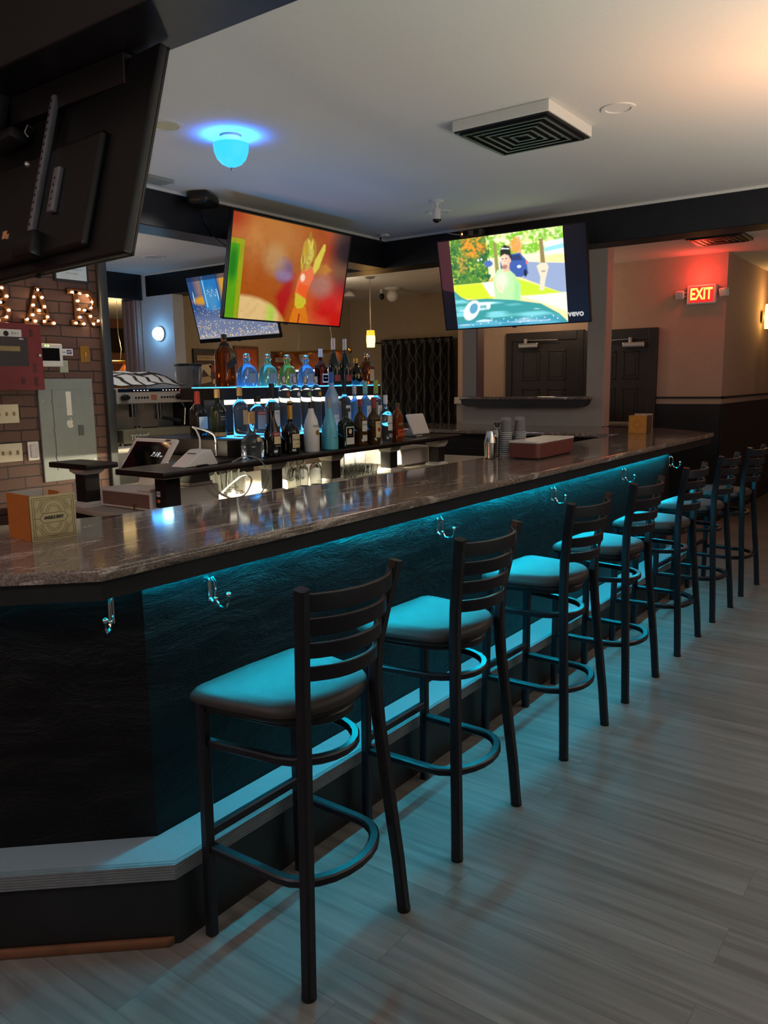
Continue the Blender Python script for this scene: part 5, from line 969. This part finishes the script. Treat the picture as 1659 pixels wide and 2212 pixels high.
    # teal bonnet
    mixc(I, poly(U, V, [(-0.02, 0.46), (0.06, 0.36), (0.12, 0.32), (0.30, 0.32), (0.55, 0.28), (0.78, 0.22), (0.93, 0.10), (1.02, -0.02), (-0.02, -0.02)], 0.012), '3a9090'); bon = poly(U, V, [(-0.02, 0.40), (0.12, 0.30), (0.55, 0.26), (0.93, 0.08), (0.95, -0.02), (-0.02, -0.02)], 0.02)
    mixc(I, bon*np.clip((vnoise(W, H, 8, 26, 12)-0.45)*2.5, 0, 1), '78c8d0'); mixc(I, bon*np.clip((vnoise(W, H, 7, 30, 15)-0.66)*5, 0, 1), 'e0f8ff'); mixc(I, bon*np.clip((0.10-V)/0.05, 0, 1)*0.6, '3a88b0')
    mixc(I, ell(U, V, 0.15, 0.20, 0.085, 0.09, 0.25, 0.5), 'f4fff8'); mixc(I, ell(U, V, 0.17, 0.22, 0.045, 0.055, 0.3, 0.5), '5a98b8'); mixc(I, ell(U, V, 0.31, 0.235, 0.02, 0.03, 0.4, 0.5), 'f0fffc')
    for k in range(22): mixc(I, ell(U, V, 0.15+0.8*((k*37) % 22)/22, 0.03+0.07*((k*13) % 7)/7, 0.004, 0.006, 0.5), 'f0ffff')
    out = (U < 0) | (U > 1); I[out] = lin('0b0d16'); mixc(I, ((U < 0) & (V > 0.42-1.2*U*0.3)).astype(float), '3a2026')
    return I
def picture_candles(W, H):
    U, V = grid_uv(W, H); I = np.zeros((H, W, 3)); I[:] = lin('2f5590')
    mixc(I, np.clip((V-0.45)/0.3, 0, 1)*np.clip(1-abs(U-0.14)/0.08, 0, 1), 'a08070'); mixc(I, ell(U, V, 0.14, 0.62, 0.10, 0.06, 0.8), 'e0a030'); mixc(I, (abs(U-0.27) < 0.10)*(V > 0.45)*1.0, '2a80c8'); mixc(I, ell(U, V, 0.27, 0.62, 0.07, 0.18, 0.8)*0.6, '5aa8d8'); mixc(I, np.clip(1-abs(U-0.20)/0.012, 0, 1)*(V > 0.5), 'a8e8ff')
    mixc(I, np.clip((U-0.38)/0.05, 0, 1)*(V > 0.5), 'e0a83a'); mixc(I, np.clip((U-0.55)/0.05, 0, 1)*(V > 0.4), '4a78b0'); mixc(I, np.clip((0.5-V)/0.25, 0, 1), '7a86a8'); mixc(I, np.clip((0.12-V)/0.12, 0, 1)*0.7, 'a8a8b8'); mixc(I, (V > 0.93)*0.8, '24365c')
    r = random.Random(4)
    for k in range(330):
        v = 0.02+0.5*r.random()**1.4; u = r.random(); s = 0.0028+0.004*(0.5-v)
        if v > 0.44 and r.random() < 0.5: continue
        mixc(I, ell(U, V, u, v, s, s*2.2, 0.7), ('fff4d8', 'ffe0a0', 'ffd078')[k % 3])
    for k in range(16): mixc(I, ell(U, V, 0.23+0.008*k, 0.72+0.05*math.sin(k*0.9), 0.003, 0.01, 0.7), 'fff0d0')
    for u in (0.045, 0.36): mixc(I, ell(U, V, u, 0.68, 0.006, 0.09, 0.6), 'b8f4ff')
    return I
def picture_news(W, H):
    U, V = grid_uv(W, H); I = np.zeros((H, W, 3)); I[:] = lin('8fb8e0'); mixc(I, np.clip(1-V/0.5, 0, 1), 'd8c8b0'); return I
def screen_mesh(w, h, pic, N=(288, 162)):
    W, H = N; I = pic(W, H); xs = np.linspace(-w/2, w/2, W+1); ys = np.linspace(-h/2, h/2, H+1)
    X, Y = np.meshgrid(xs, ys); co = np.stack([X, Y, np.zeros_like(X)], -1).reshape(-1, 3)
    me = bpy.data.meshes.new('screen')
    i = np.arange(H)[:, None]*(W+1)+np.arange(W)[None, :]; f = np.stack([i, i+1, i+W+2, i+W+1], -1).reshape(-1, 4)
    me.from_pydata(co.tolist(), [], f.tolist())
    at = me.attributes.new('picture', 'FLOAT_COLOR', 'FACE'); c = np.ones((W*H, 4), np.float32); c[:, :3] = I.reshape(-1, 3); at.data.foreach_set('color', c.ravel())
    return me
def tv(label, c, x, y, w, h, pic, strength, bez=(0.010, 0.010, 0.012), N=(288, 162), mount=None):
    x = Vector(x).normalized(); y = Vector(y).normalized()
    t = bpy.data.objects.new('television', None); C.objects.link(t); t.matrix_world = frame_m(c, x, y); tag(t, label, 'television', 'televisions around the bar')
    s_, tp, bt = bez
    obj('housing', B().box((-w/2, -h/2, -0.035), (w/2, h/2, -0.004), 0.006).box((-w*0.32, -h*0.44, -0.062), (w*0.32, h*0.14, -0.03), 0.02, 3), M['plasticb'], t)
    bz = B()
    for a, b_ in (((-w/2, -h/2, -0.006), (-w/2+s_, h/2, 0.002)), ((w/2-s_, -h/2, -0.006), (w/2, h/2, 0.002)), ((-w/2, h/2-tp, -0.006), (w/2, h/2, 0.002)), ((-w/2, -h/2, -0.006), (w/2, -h/2+bt, 0.002))): bz.box(a, b_)
    bz.box((-0.02, -h/2-0.008, -0.01), (0.02, -h/2+0.004, 0.002), 0.002)
    obj('bezel', bz, M['plasticb'], t)
    me = screen_mesh(w-2*s_, h-tp-bt, pic, N); me.transform(Matrix.Translation((0, (bt-tp)/2, -0.002)))
    so = obj('screen', me, screen_mat('television_picture', strength), t)
    return t, so
t1, so1 = tv('television showing a dancer in red and orange light, on the side beam', (-4.376, 4.80, 2.458), (0, 1, 0), (0.152, 0, 0.743), 1.343, 0.758, picture_dance, 0.47)
t2, so2 = tv('television showing a man beside a teal car bonnet, on the far beam', (-3.185, 6.178, 2.440), (1, 0, 0.0), (0, -0.156, 0.746), 1.356, 0.762, picture_car, 0.72, (0.008, 0.008, 0.010))
t3, so3 = tv('television showing candles on blue, on the beam of the rear room', (-6.635, 6.290, 2.462), (1, 0, 0.015), (0, -0.18, 0.722), 1.264, 0.745, picture_candles, 0.42, (0.010, 0.012, 0.045), (240, 135))
t4, so4 = tv('television seen from behind hanging from the dark beam overhead', (-2.79, 1.80, 2.342), (-1, 0.085, 0), (0, 0.18, 0.656), 1.21, 0.69, picture_news, 0.6, (0.010, 0.010, 0.012), (32, 18))
text_on('vevo', 0.07, glow('white_caption', 'd8d8d8', 0.45), so2, Matrix.Translation((0.555, -0.305, 0.0015)), 'caption', bold=0.002)
text_on('vevo', 0.06, glow('faint_caption', 'b8c8e0', 0.35), so3, Matrix.Translation((0.42, -0.25, 0.0015)), 'caption', bold=0.001)
# wall arms that hold the televisions
M['mount'] = mat('dark_mount_steel', '2a2a2c', 0.45, 0.5)
obj('wall_arm', B().box((-0.20, 0.20, -0.315), (0.20, 0.33, -0.034), 0.01), M['mount'], t1)
obj('wall_arm', B().box((-0.20, 0.20, -0.30), (0.20, 0.33, -0.034), 0.01), M['mount'], t2)
obj('wall_arm', B().box((-0.15, 0.22, -0.20), (0.15, 0.33, -0.034), 0.01), M['mount'], t3)
M['rail'] = mat('zinc_mount_rail', '8b8a92', 0.4, 0.6)
for x0 in (-0.03,):
    b = B().box((x0-0.012, -0.26, -0.086), (x0+0.012, 0.29, -0.0625), 0.002)
    r = obj('mount_rail', b, M['rail'], t4)
    for k in range(20): obj('hole', B().cyl((x0, -0.245+k*0.027, -0.0868), (x0, -0.245+k*0.027, -0.0855), 0.0055, seg=10), M['plasticb'], r)
r = obj('mount_bracket', B().box((-0.17, -0.16, -0.082), (-0.13, 0.0, -0.0625), 0.003), M['rail'], t4)
for k in range(5): obj('hole', B().cyl((-0.15, -0.14+k*0.025, -0.0826), (-0.15, -0.14+k*0.025, -0.0815), 0.005, seg=10), M['plasticb'], r)
obj('connector_box', B().box((-0.10, -0.31, -0.10), (0.05, -0.22, -0.036), 0.01), M['plasticb'], t4)
obj('sticker', B().box((0.20, -0.20, -0.0630), (0.235, -0.17, -0.0622)), mat('pale_orange_sticker', 'c99a6a', 0.6), t4)
obj('sticker', B().box((0.18, -0.205, -0.0630), (0.20, -0.185, -0.0622)), mat('pale_sticker', 'b98f68', 0.6), t4)
obj('bolt', B().ball((0.02, 0.03, -0.108), 0.012), M['alu'], t4)
obj('latch_hook', B().sweep([(0.10, 0.20, -0.076), (0.10, 0.20, -0.10), (0.10, 0.17, -0.105), (0.10, 0.16, -0.09)], 0.006), M['alu'], t4)
obj('mount_arm', B().box((0.16, 0.16, -0.13), (0.42, 0.20, -0.0625), 0.008).box((0.26, 0.16, -0.15), (0.34, 0.47, -0.11), 0.008), M['mount'], t4)

b = B().box((-3.45, 1.80, 2.60), (-2.36, 1.90, 2.6995), 0.004); bmesh.ops.transform(b.bm, matrix=t4.matrix_world.inverted(), verts=b.bm.verts[:])
obj('mount_board', b, M['plasticb'], t4)
# ---------------------------------------------------------------- on the ceiling and beams
M['lampblue'] = glow('blue_lit_glass', (0.03, 0.46, 1.0), 0.8)
t = thing('ceiling_lamp', 'blue glowing bowl ceiling lamp over the bar', 'ceiling lamp', (-3.418, 3.287, ZC))
obj('canopy', B().lathe([(0, 0), (0.056, 0), (0.056, -0.012), (0.03, -0.022), (0.016, -0.03), (0.016, -0.058), (0, -0.058)][::-1], 28), M['white'], t)
obj('glass_bowl', B().lathe([(0.0, -0.167), (0.025, -0.164), (0.056, -0.150), (0.080, -0.124), (0.094, -0.088), (0.098, -0.05), (0.092, -0.046), (0.088, -0.06), (0.078, -0.105), (0.05, -0.14), (0, -0.156)], 32), M['lampblue'], t)
obj('finial', B().lathe([(0, -0.185), (0.006, -0.182), (0.008, -0.172), (0.006, -0.164), (0, -0.164)], 12), M['chrome'], t)
light('blue_lamp_bulb', 'POINT', (-3.418, 3.287, ZC-0.085), (0.01, 0.16, 1.0), 10.0, 0.03)
t = thing('air_vent', 'black ceiling air vent in a white box frame over the bar', 'air vent', (-2.06, 4.12, ZC))
obj('frame', B().box((-0.275, -0.275, -0.055), (0.275, 0.275, 0), 0.004), M['white'], t)
gr = obj('grille', B().box((-0.268, -0.268, -0.064), (0.268, 0.268, -0.0551), 0.003), M['plasticb'], t)
for k in range(5):
    s_ = 0.235-k*0.047
    obj('louver', B().sweep([(-s_, -s_, -0.068), (s_, -s_, -0.068), (s_, s_, -0.068), (-s_, s_, -0.068)], 0.02, 0.012, closed=True, round_=False), M['plasticb'], gr)
t = thing('air_vent', 'black ceiling air vent in red light beyond the far beam', 'air vent', (-2.115, 8.48, ZC))
gr = obj('grille', B().box((-0.26, -0.23, -0.028), (0.26, 0.23, 0), 0.004), M['plasticb'], t)
for k in range(4):
    s_ = 0.21-k*0.05
    obj('louver', B().sweep([(-s_, -s_, -0.03), (s_, -s_, -0.03), (s_, s_, -0.03), (-s_, s_, -0.03)], 0.02, 0.01, closed=True, round_=False), M['plasticb'], gr)
t = thing('security_camera', 'white bullet security camera hanging from the ceiling before the far beam', 'security camera', (-3.40, 5.376, ZC))
obj('mount', B().lathe([(0, 0), (0.055, 0), (0.055, -0.008), (0.02, -0.018), (0.012, -0.03), (0.012, -0.06), (0, -0.06)][::-1], 24), M['white'], t)
obj('body', B().cyl((0, 0, -0.055), (-0.003, -0.004, -0.135), 0.028, 0.032), M['white'], t)
obj('lens', B().lathe([(0.032, -0.135), (0.03, -0.148), (0.02, -0.155), (0, -0.157)][::-1], 20), M['screenoff'], t)
def ring(name, loc, r, label, m, depth=0.006, cat='recessed light', inner=None):
    t = tag(obj(name, B().lathe([(0, -0.001), (r*0.74, -0.001), (r*0.76, -depth), (r, -depth), (r, 0), (0, 0)], 28), m, None, loc), label, cat)
    if inner: obj('diffuser', B().lathe([(0, -0.0015), (r*0.73, -0.0015), (r*0.73, -0.003), (0, -0.003)], 24), inner, t)
    return t
ring('recessed_light', (-3.56, 2.95, ZC), 0.10, 'round recessed ceiling light half hidden by the hanging television', M['white'], inner=mat('cream_diffuser', 'c8bd90', 0.5))
ring('blank_cover', (-1.57, 4.20, ZC), 0.085, 'round blank cover on the ceiling past the black vent', M['ceiling'], cat='ceiling cover')
ring('recessed_light', (-7.13, 5.67, ZC), 0.12, 'round recessed ceiling light of the rear room', M['white'], inner=mat('peach_diffuser', 'a89078', 0.5))
ring('blank_cover', (-3.60, 5.72, ZC), 0.10, 'round blank cover on the ceiling behind the bullet camera', M['ceiling'], cat='ceiling cover')
tag(obj('small_vent', B().box((-4.56, 3.52, ZC-0.02), (-4.42, 3.72, ZC), 0.004), mat('grey_vent_plastic', '8b8f86', 0.6)), 'small grey ceiling vent at the side beam', 'air vent')
t = thing('speaker', 'black speaker mounted where the ceiling meets the side beam', 'speaker', (-4.56, 4.09, ZC-0.045), 0.45)
obj('body', B().box((-0.085, -0.12, -0.045), (0.085, 0.12, 0.045), 0.035, 3), M['plasticb'], t)
cable('cable', [(-4.60, 4.12, 2.90), (-4.655, 4.16, 2.86), (-4.662, 4.20, 2.78), (-4.662, 4.27, 2.705), (-4.60, 4.36, 2.62), (-4.58, 4.42, 2.56), (-4.52, 4.44, 2.50)], 0.004, M['plasticb'], 'black cable running from the speaker down to the dancer television')
t = thing('outlet_box', 'pale outlet box above the car television', 'outlet box', (-3.69, 6.425, 2.905))
obj('body', B().box((-0.11, -0.03, -0.025), (0.11, 0.024, 0.025), 0.004), mat('grey_beige_plastic', '8f8982', 0.5), t)
for x in (-0.055, 0.05): obj('plug', B().box((x-0.022, -0.045, -0.02), (x+0.022, -0.029, 0.02), 0.004), M['plasticb'], t)
obj('indicator_light', B().ball((-0.09, -0.032, 0.0), 0.006), glow('amber_indicator', 'ff9a40', 6.0), t)
cable('cable', [(-3.80, 6.41, 2.905), (-3.88, 6.425, 2.92), (-3.95, 6.427, 2.94)], 0.005, M['white'], 'white cable running along the ceiling trim to the outlet box')
# exit sign
t = thing('exit_sign', 'lit red exit sign with two emergency lamps beside the exit door', 'exit sign', (-2.51, 9.42, 2.53))
obj('housing', B().box((-0.155, -0.02, -0.105), (0.155, 0.05, 0.105), 0.012), M['plasticw'], t)
obj('face', B().box((-0.128, -0.023, -0.085), (0.128, -0.0195, 0.085)), glow('red_sign_face', (0.85, 0.02, 0.02), 0.6), t)
text_on('EXIT', 0.175, glow('yellow_sign_letters', (1.0, 0.78, 0.10), 1.1), t, frame_m((0, -0.0245, 0), (1, 0, 0), (0, 0, 1)), bold=0.004, xs=0.66)
for s, rz_ in ((-1, 0.25), (1, -0.5)):
    h = obj('emergency_lamp', B().box((-0.045, -0.03, -0.045), (0.045, 0.03, 0.045), 0.01).sweep([(-s*0.04, 0.01, 0.02), (-s*0.075, 0.02, 0.02)], 0.014).sweep([(-s*0.04, 0.01, -0.02), (-s*0.075, 0.02, -0.02)], 0.014), M['plasticw'], t, (s*0.235, 0.0, 0.01), (0.2, 0, rz_))
    for i in range(3):
        for j in range(3): obj('reflector_cell', B().box((-0.033+i*0.024, -0.033, -0.033+j*0.024), (-0.015+i*0.024, -0.0295, -0.015+j*0.024)), M['alu'], h)
light('exit_sign_light', 'POINT', (-2.51, 9.30, 2.72), (1.0, 0.05, 0.03), 2.8, 0.06)
# amber sconce on the corner wall and pendants
def pendant(x, y, z0, z1, label, power):
    t = thing('pendant_lamp', label, 'pendant lamp', (x, y, ZC))
    obj('canopy', B().lathe([(0, 0), (0.06, 0), (0.06, -0.015), (0.02, -0.025), (0, -0.025)][::-1], 20), M['alu'], t)
    obj('rod', B().cyl((0, 0, -0.02), (0, 0, z1-ZC), 0.006, seg=8), M['alu'], t)
    h = z1-z0
    obj('glass_shade', B().lathe([(0.0, z0-ZC), (0.050, z0-ZC), (0.058, z0+h*0.45-ZC), (0.055, z0+h*0.68-ZC), (0.0, z0+h*0.68-ZC)], 20), M['amberglass'], t)
    obj('shade_top', B().lathe([(0.0, z0+h*0.682-ZC), (0.055, z0+h*0.682-ZC), (0.050, z1-ZC-0.004), (0.0, z1-ZC)], 20), M['ambertop'], t)
    light('pendant_bulb', 'POINT', (x, y, z0-0.04), (1.0, 0.50, 0.15), power*0.5, 0.05)
pendant(-6.387, 8.483, 2.078, 2.296, 'amber glass pendant lamp hanging before the dark curtain', 4.0)
t = thing('wall_sconce', 'amber glowing wall sconce on the corner wall past the exit sign', 'wall lamp', (-2.2445, 11.28, 2.38))
obj('backplate', B().box((0, -0.05, -0.08), (0.015, 0.05, 0.08), 0.005), M['brass'], t)
obj('glass_shade', B().lathe([(0.0, -0.15), (0.07, -0.15), (0.08, 0.0), (0.07, 0.15), (0.0, 0.15)], 20, (0.10, 0, 0)), M['amberglass'], t)
light('sconce_bulb', 'POINT', (-2.02, 11.28, 2.64), (1.0, 0.5, 0.16), 2.2, 0.05)
# blue wall lamp on the pillar
t = thing('wall_sconce', 'blue-white glowing dome lamp on the pale pillar', 'wall lamp', (-8.07, 6.459, 2.245))
obj('rim', B().lathe([(0, 0), (0.085, 0), (0.085, 0.02), (0, 0.02)], 28, M=Matrix.Rotation(PI/2, 3, 'X')), M['alu'], t)
obj('glass_dome', B().lathe([(0.0, 0.02), (0.08, 0.02), (0.078, 0.05), (0.06, 0.08), (0.03, 0.097), (0.0, 0.1)], 28, M=Matrix.Rotation(PI/2, 3, 'X')), glow('blue_white_glass', (0.35, 0.75, 1.0), 5.0), t)
light('pillar_lamp_bulb', 'POINT', (-8.07, 6.28, 2.245), (0.05, 0.38, 1.0), 1.1, 0.09)
# curtain, framed posters and the games room lamps
b = B(); n_ = 120; rows = [2.29, 2.20, 1.6, 0.9, 0.04]
g = []
for z in rows:
    g.append([b.bm.verts.new((-7.64+1.32*i/n_, 10.42+0.05*math.sin(i/n_*2*PI*9), z)) for i in range(n_+1)])
for r0, r1 in zip(g, g[1:]):
    for i in range(n_): b.bm.faces.new((r0[i], r0[i+1], r1[i+1], r1[i]))
cu = tag(obj('curtain', b, M['curtain']), 'black curtain with pale wavy lines hanging on the rear wall', 'curtain')
cu.modifiers.new('thickness', 'SOLIDIFY').thickness = 0.004
for k in range(9): obj('grommet', B().sweep([(-7.56+0.147*k+0.022*math.cos(2*PI*i/14), 10.365, 2.235+0.022*math.sin(2*PI*i/14)) for i in range(14)], 0.010, seg=6, closed=True), M['alu'], cu)
tag(obj('curtain_rod', B().cyl((-7.75, 10.40, 2.245), (-6.2, 10.40, 2.245), 0.012).box((-7.74, 10.39, 2.235), (-7.72, 10.6, 2.255)).box((-6.24, 10.39, 2.235), (-6.22, 10.6, 2.255)), M['black']), 'black rod carrying the wavy line curtain', 'curtain rod')
def poster(y0, z0, y1, z1, fr, bg, label, extra=None):
    t = tag(obj('framed_poster', B().box((-8.3995, y0, z0), (-8.375, y1, z1), 0.004), fr), label, 'poster')
    p = obj('print', B().box((-8.376, y0+0.045, z0+0.045), (-8.373, y1-0.045, z1-0.045)), bg, t)
    if extra: extra(p, (y0+y1)/2, (z0+z1)/2, y1-y0, z1-z0)
def ex1(p, y, z, w_, h_):
    q = lambda m, pts: obj('print_shape', B().prism([(y+a*w_, z+c*h_) for a, c in pts], -8.3732, -8.3722, axis='x'), m, p)
    q(M['l_tan'], [(-.38, .22), (.38, .22), (.38, .34), (-.38, .34)]); q(M['l_cream'], [(-.35, .1), (.1, .14), (.05, -.2), (-.12, -.05)]); q(M['l_red'], [(.0, .1), (.36, .12), (.3, -.12), (.12, -.05)]); q(M['l_tan'], [(-.3, -.36), (-.28, -.2), (.05, -.16), (.1, -.3)]); q(M['l_cream'], [(.12, -.36), (.14, -.24), (.36, -.22), (.36, -.36)])
    text_on('THE COLORS OF LATTE', 0.045, M['ink'], p, frame_m((-8.3720, y, z+.28*h_), (0, 1, 0), (0, 0, 1)), xs=0.72)
poster(7.22, 1.56, 7.72, 2.10, M['black'], mat('coffee_brown_print', '4a2f20', 0.6, noise=0.2, scale=6), 'framed brown coffee poster on the rear room wall', ex1)
def ex2(p, y, z, w_, h_):
    obj('print_shape', B().prism([(y+a*w_, z+c*h_) for a, c in [(-.36, -.4), (.36, -.4), (.36, -.05), (.0, .1), (-.36, -.1)]], -8.3732, -8.3722, axis='x'), mat('dark_red_print', '3a1210', 0.6), p)
poster(7.955, 1.55, 8.43, 2.16, M['brownwood'], mat('sunset_orange_print', 'a8481a', 0.5, noise=0.2, scale=5), 'framed orange sunset print on the rear room wall', ex2)
poster(8.70, 1.55, 9.30, 2.10, M['brownwood'], mat('red_brown_print', '7a3420', 0.6, noise=0.3, scale=7), 'framed red brown print partly behind the billiard lamp', ex1)
def billiard(loc, rotz, label):
    t = thing('billiard_lamp', label, 'billiard lamp', loc, rotz)
    obj('bar', B().cyl((-0.62, 0, 0.25), (0.62, 0, 0.25), 0.022).ball((0.64, 0, 0.25), 0.04).ball((-0.64, 0, 0.25), 0.04), M['brass'], t)
    for x in (-0.42, 0.0, 0.42):
        s_ = obj('shade', B().loft([[Vector((x+c*r1, s*r1*1.0, z)) for c, s in [(math.cos(2*PI*i/8), math.sin(2*PI*i/8)) for i in range(8)]] for r1, z in ((0.20, 0.0), (0.19, 0.03), (0.06, 0.20), (0.03, 0.24))]), mat('amber_leaded_glass', '8a4a2a', 0.3, noise=0.4, scale=10), t)
        obj('glowing_underside', B().lathe([(0, -0.002), (0.19, -0.002), (0.19, 0.012), (0, 0.012)], 16, (x, 0, -0.01)), glow('white_lamp_light', (1.0, 0.93, 0.82), 4.0), s_)
    for x in (-0.3, 0.3): obj('chain', B().sweep([(x, 0, 0.26), (x+0.03, 0, 0.45), (x-0.01, 0, 0.7), (x, 0, ZC-loc[2])], 0.010, seg=6), M['alu'], t)
    return t
billiard((-7.60, 8.75, 1.815), 0.0, 'brass billiard lamp with leaded shades behind the topmost bottles')
billiard((-11.0, 7.68, 1.76), PI/2, 'billiard lamp seen past the dark corner post, over the striped towel')
light('billiard_light', 'POINT', (-7.6, 8.75, 1.7), (1.0, 0.9, 0.75), 2, 0.1)
light('billiard_light', 'POINT', (-11.0, 7.6, 1.62), (1.0, 0.9, 0.75), 6, 0.1)
t = thing('globe_lamp', 'unlit white globe lamp on the rear room ceiling', 'ceiling lamp', (-6.87, 9.66, ZC))
obj('base', B().lathe([(0, 0), (0.12, 0), (0.12, -0.02), (0.05, -0.04), (0, -0.04)][::-1], 20), M['white'], t); obj('globe', B().ball((0, 0, -0.11), 0.085), M['white'], t)
t = thing('security_camera', 'small dark dome camera beside the white globe lamp', 'security camera', (-7.08, 9.69, ZC))
obj('bracket', B().box((-0.02, -0.02, -0.06), (0.02, 0.02, 0)), M['white'], t); obj('lens', B().ball((0, 0, -0.10), 0.05, (0.7, 0.7, 1)), M['plasticb'], t)
t = thing('spot_lamp', 'white round spot lamp hanging under the rear room ceiling', 'ceiling lamp', (-7.33, 9.235, ZC))
obj('rod', B().cyl((0, 0, 0), (0, 0, -0.06), 0.008), M['alu'], t); obj('shade', B().lathe([(0, -0.05), (0.04, -0.055), (0.085, -0.10), (0.09, -0.12), (0, -0.125)], 20), M['white'], t)

am = dup(bpy.data.objects['ceiling_lamp'], (-0.60, 4.02, ZC), 0, 'amber bowl ceiling lamp past the black vent')
M['lampamber'] = glow('amber_lit_bowl', (1.0, 0.5, 0.15), 1.0)
for c in am.children:
    if c.name.startswith('glass_bowl'):
        c.data = c.data.copy(); c.data.materials[0] = M['lampamber']

t = thing('ceiling_hook', 'small black hook on a white ceiling bracket at the beam corner', 'hook', (-4.50, 6.22, ZC))
obj('bracket', B().box((-0.03, -0.03, -0.02), (0.03, 0.03, 0), 0.004), M['white'], t)
obj('pin', B().cyl((-0.05, 0, -0.02), (-0.05, 0, -0.07), 0.012, 0.006), M['plasticb'], t)
obj('arm', B().box((-0.06, -0.01, -0.02), (-0.02, 0.01, -0.008)), M['white'], t)
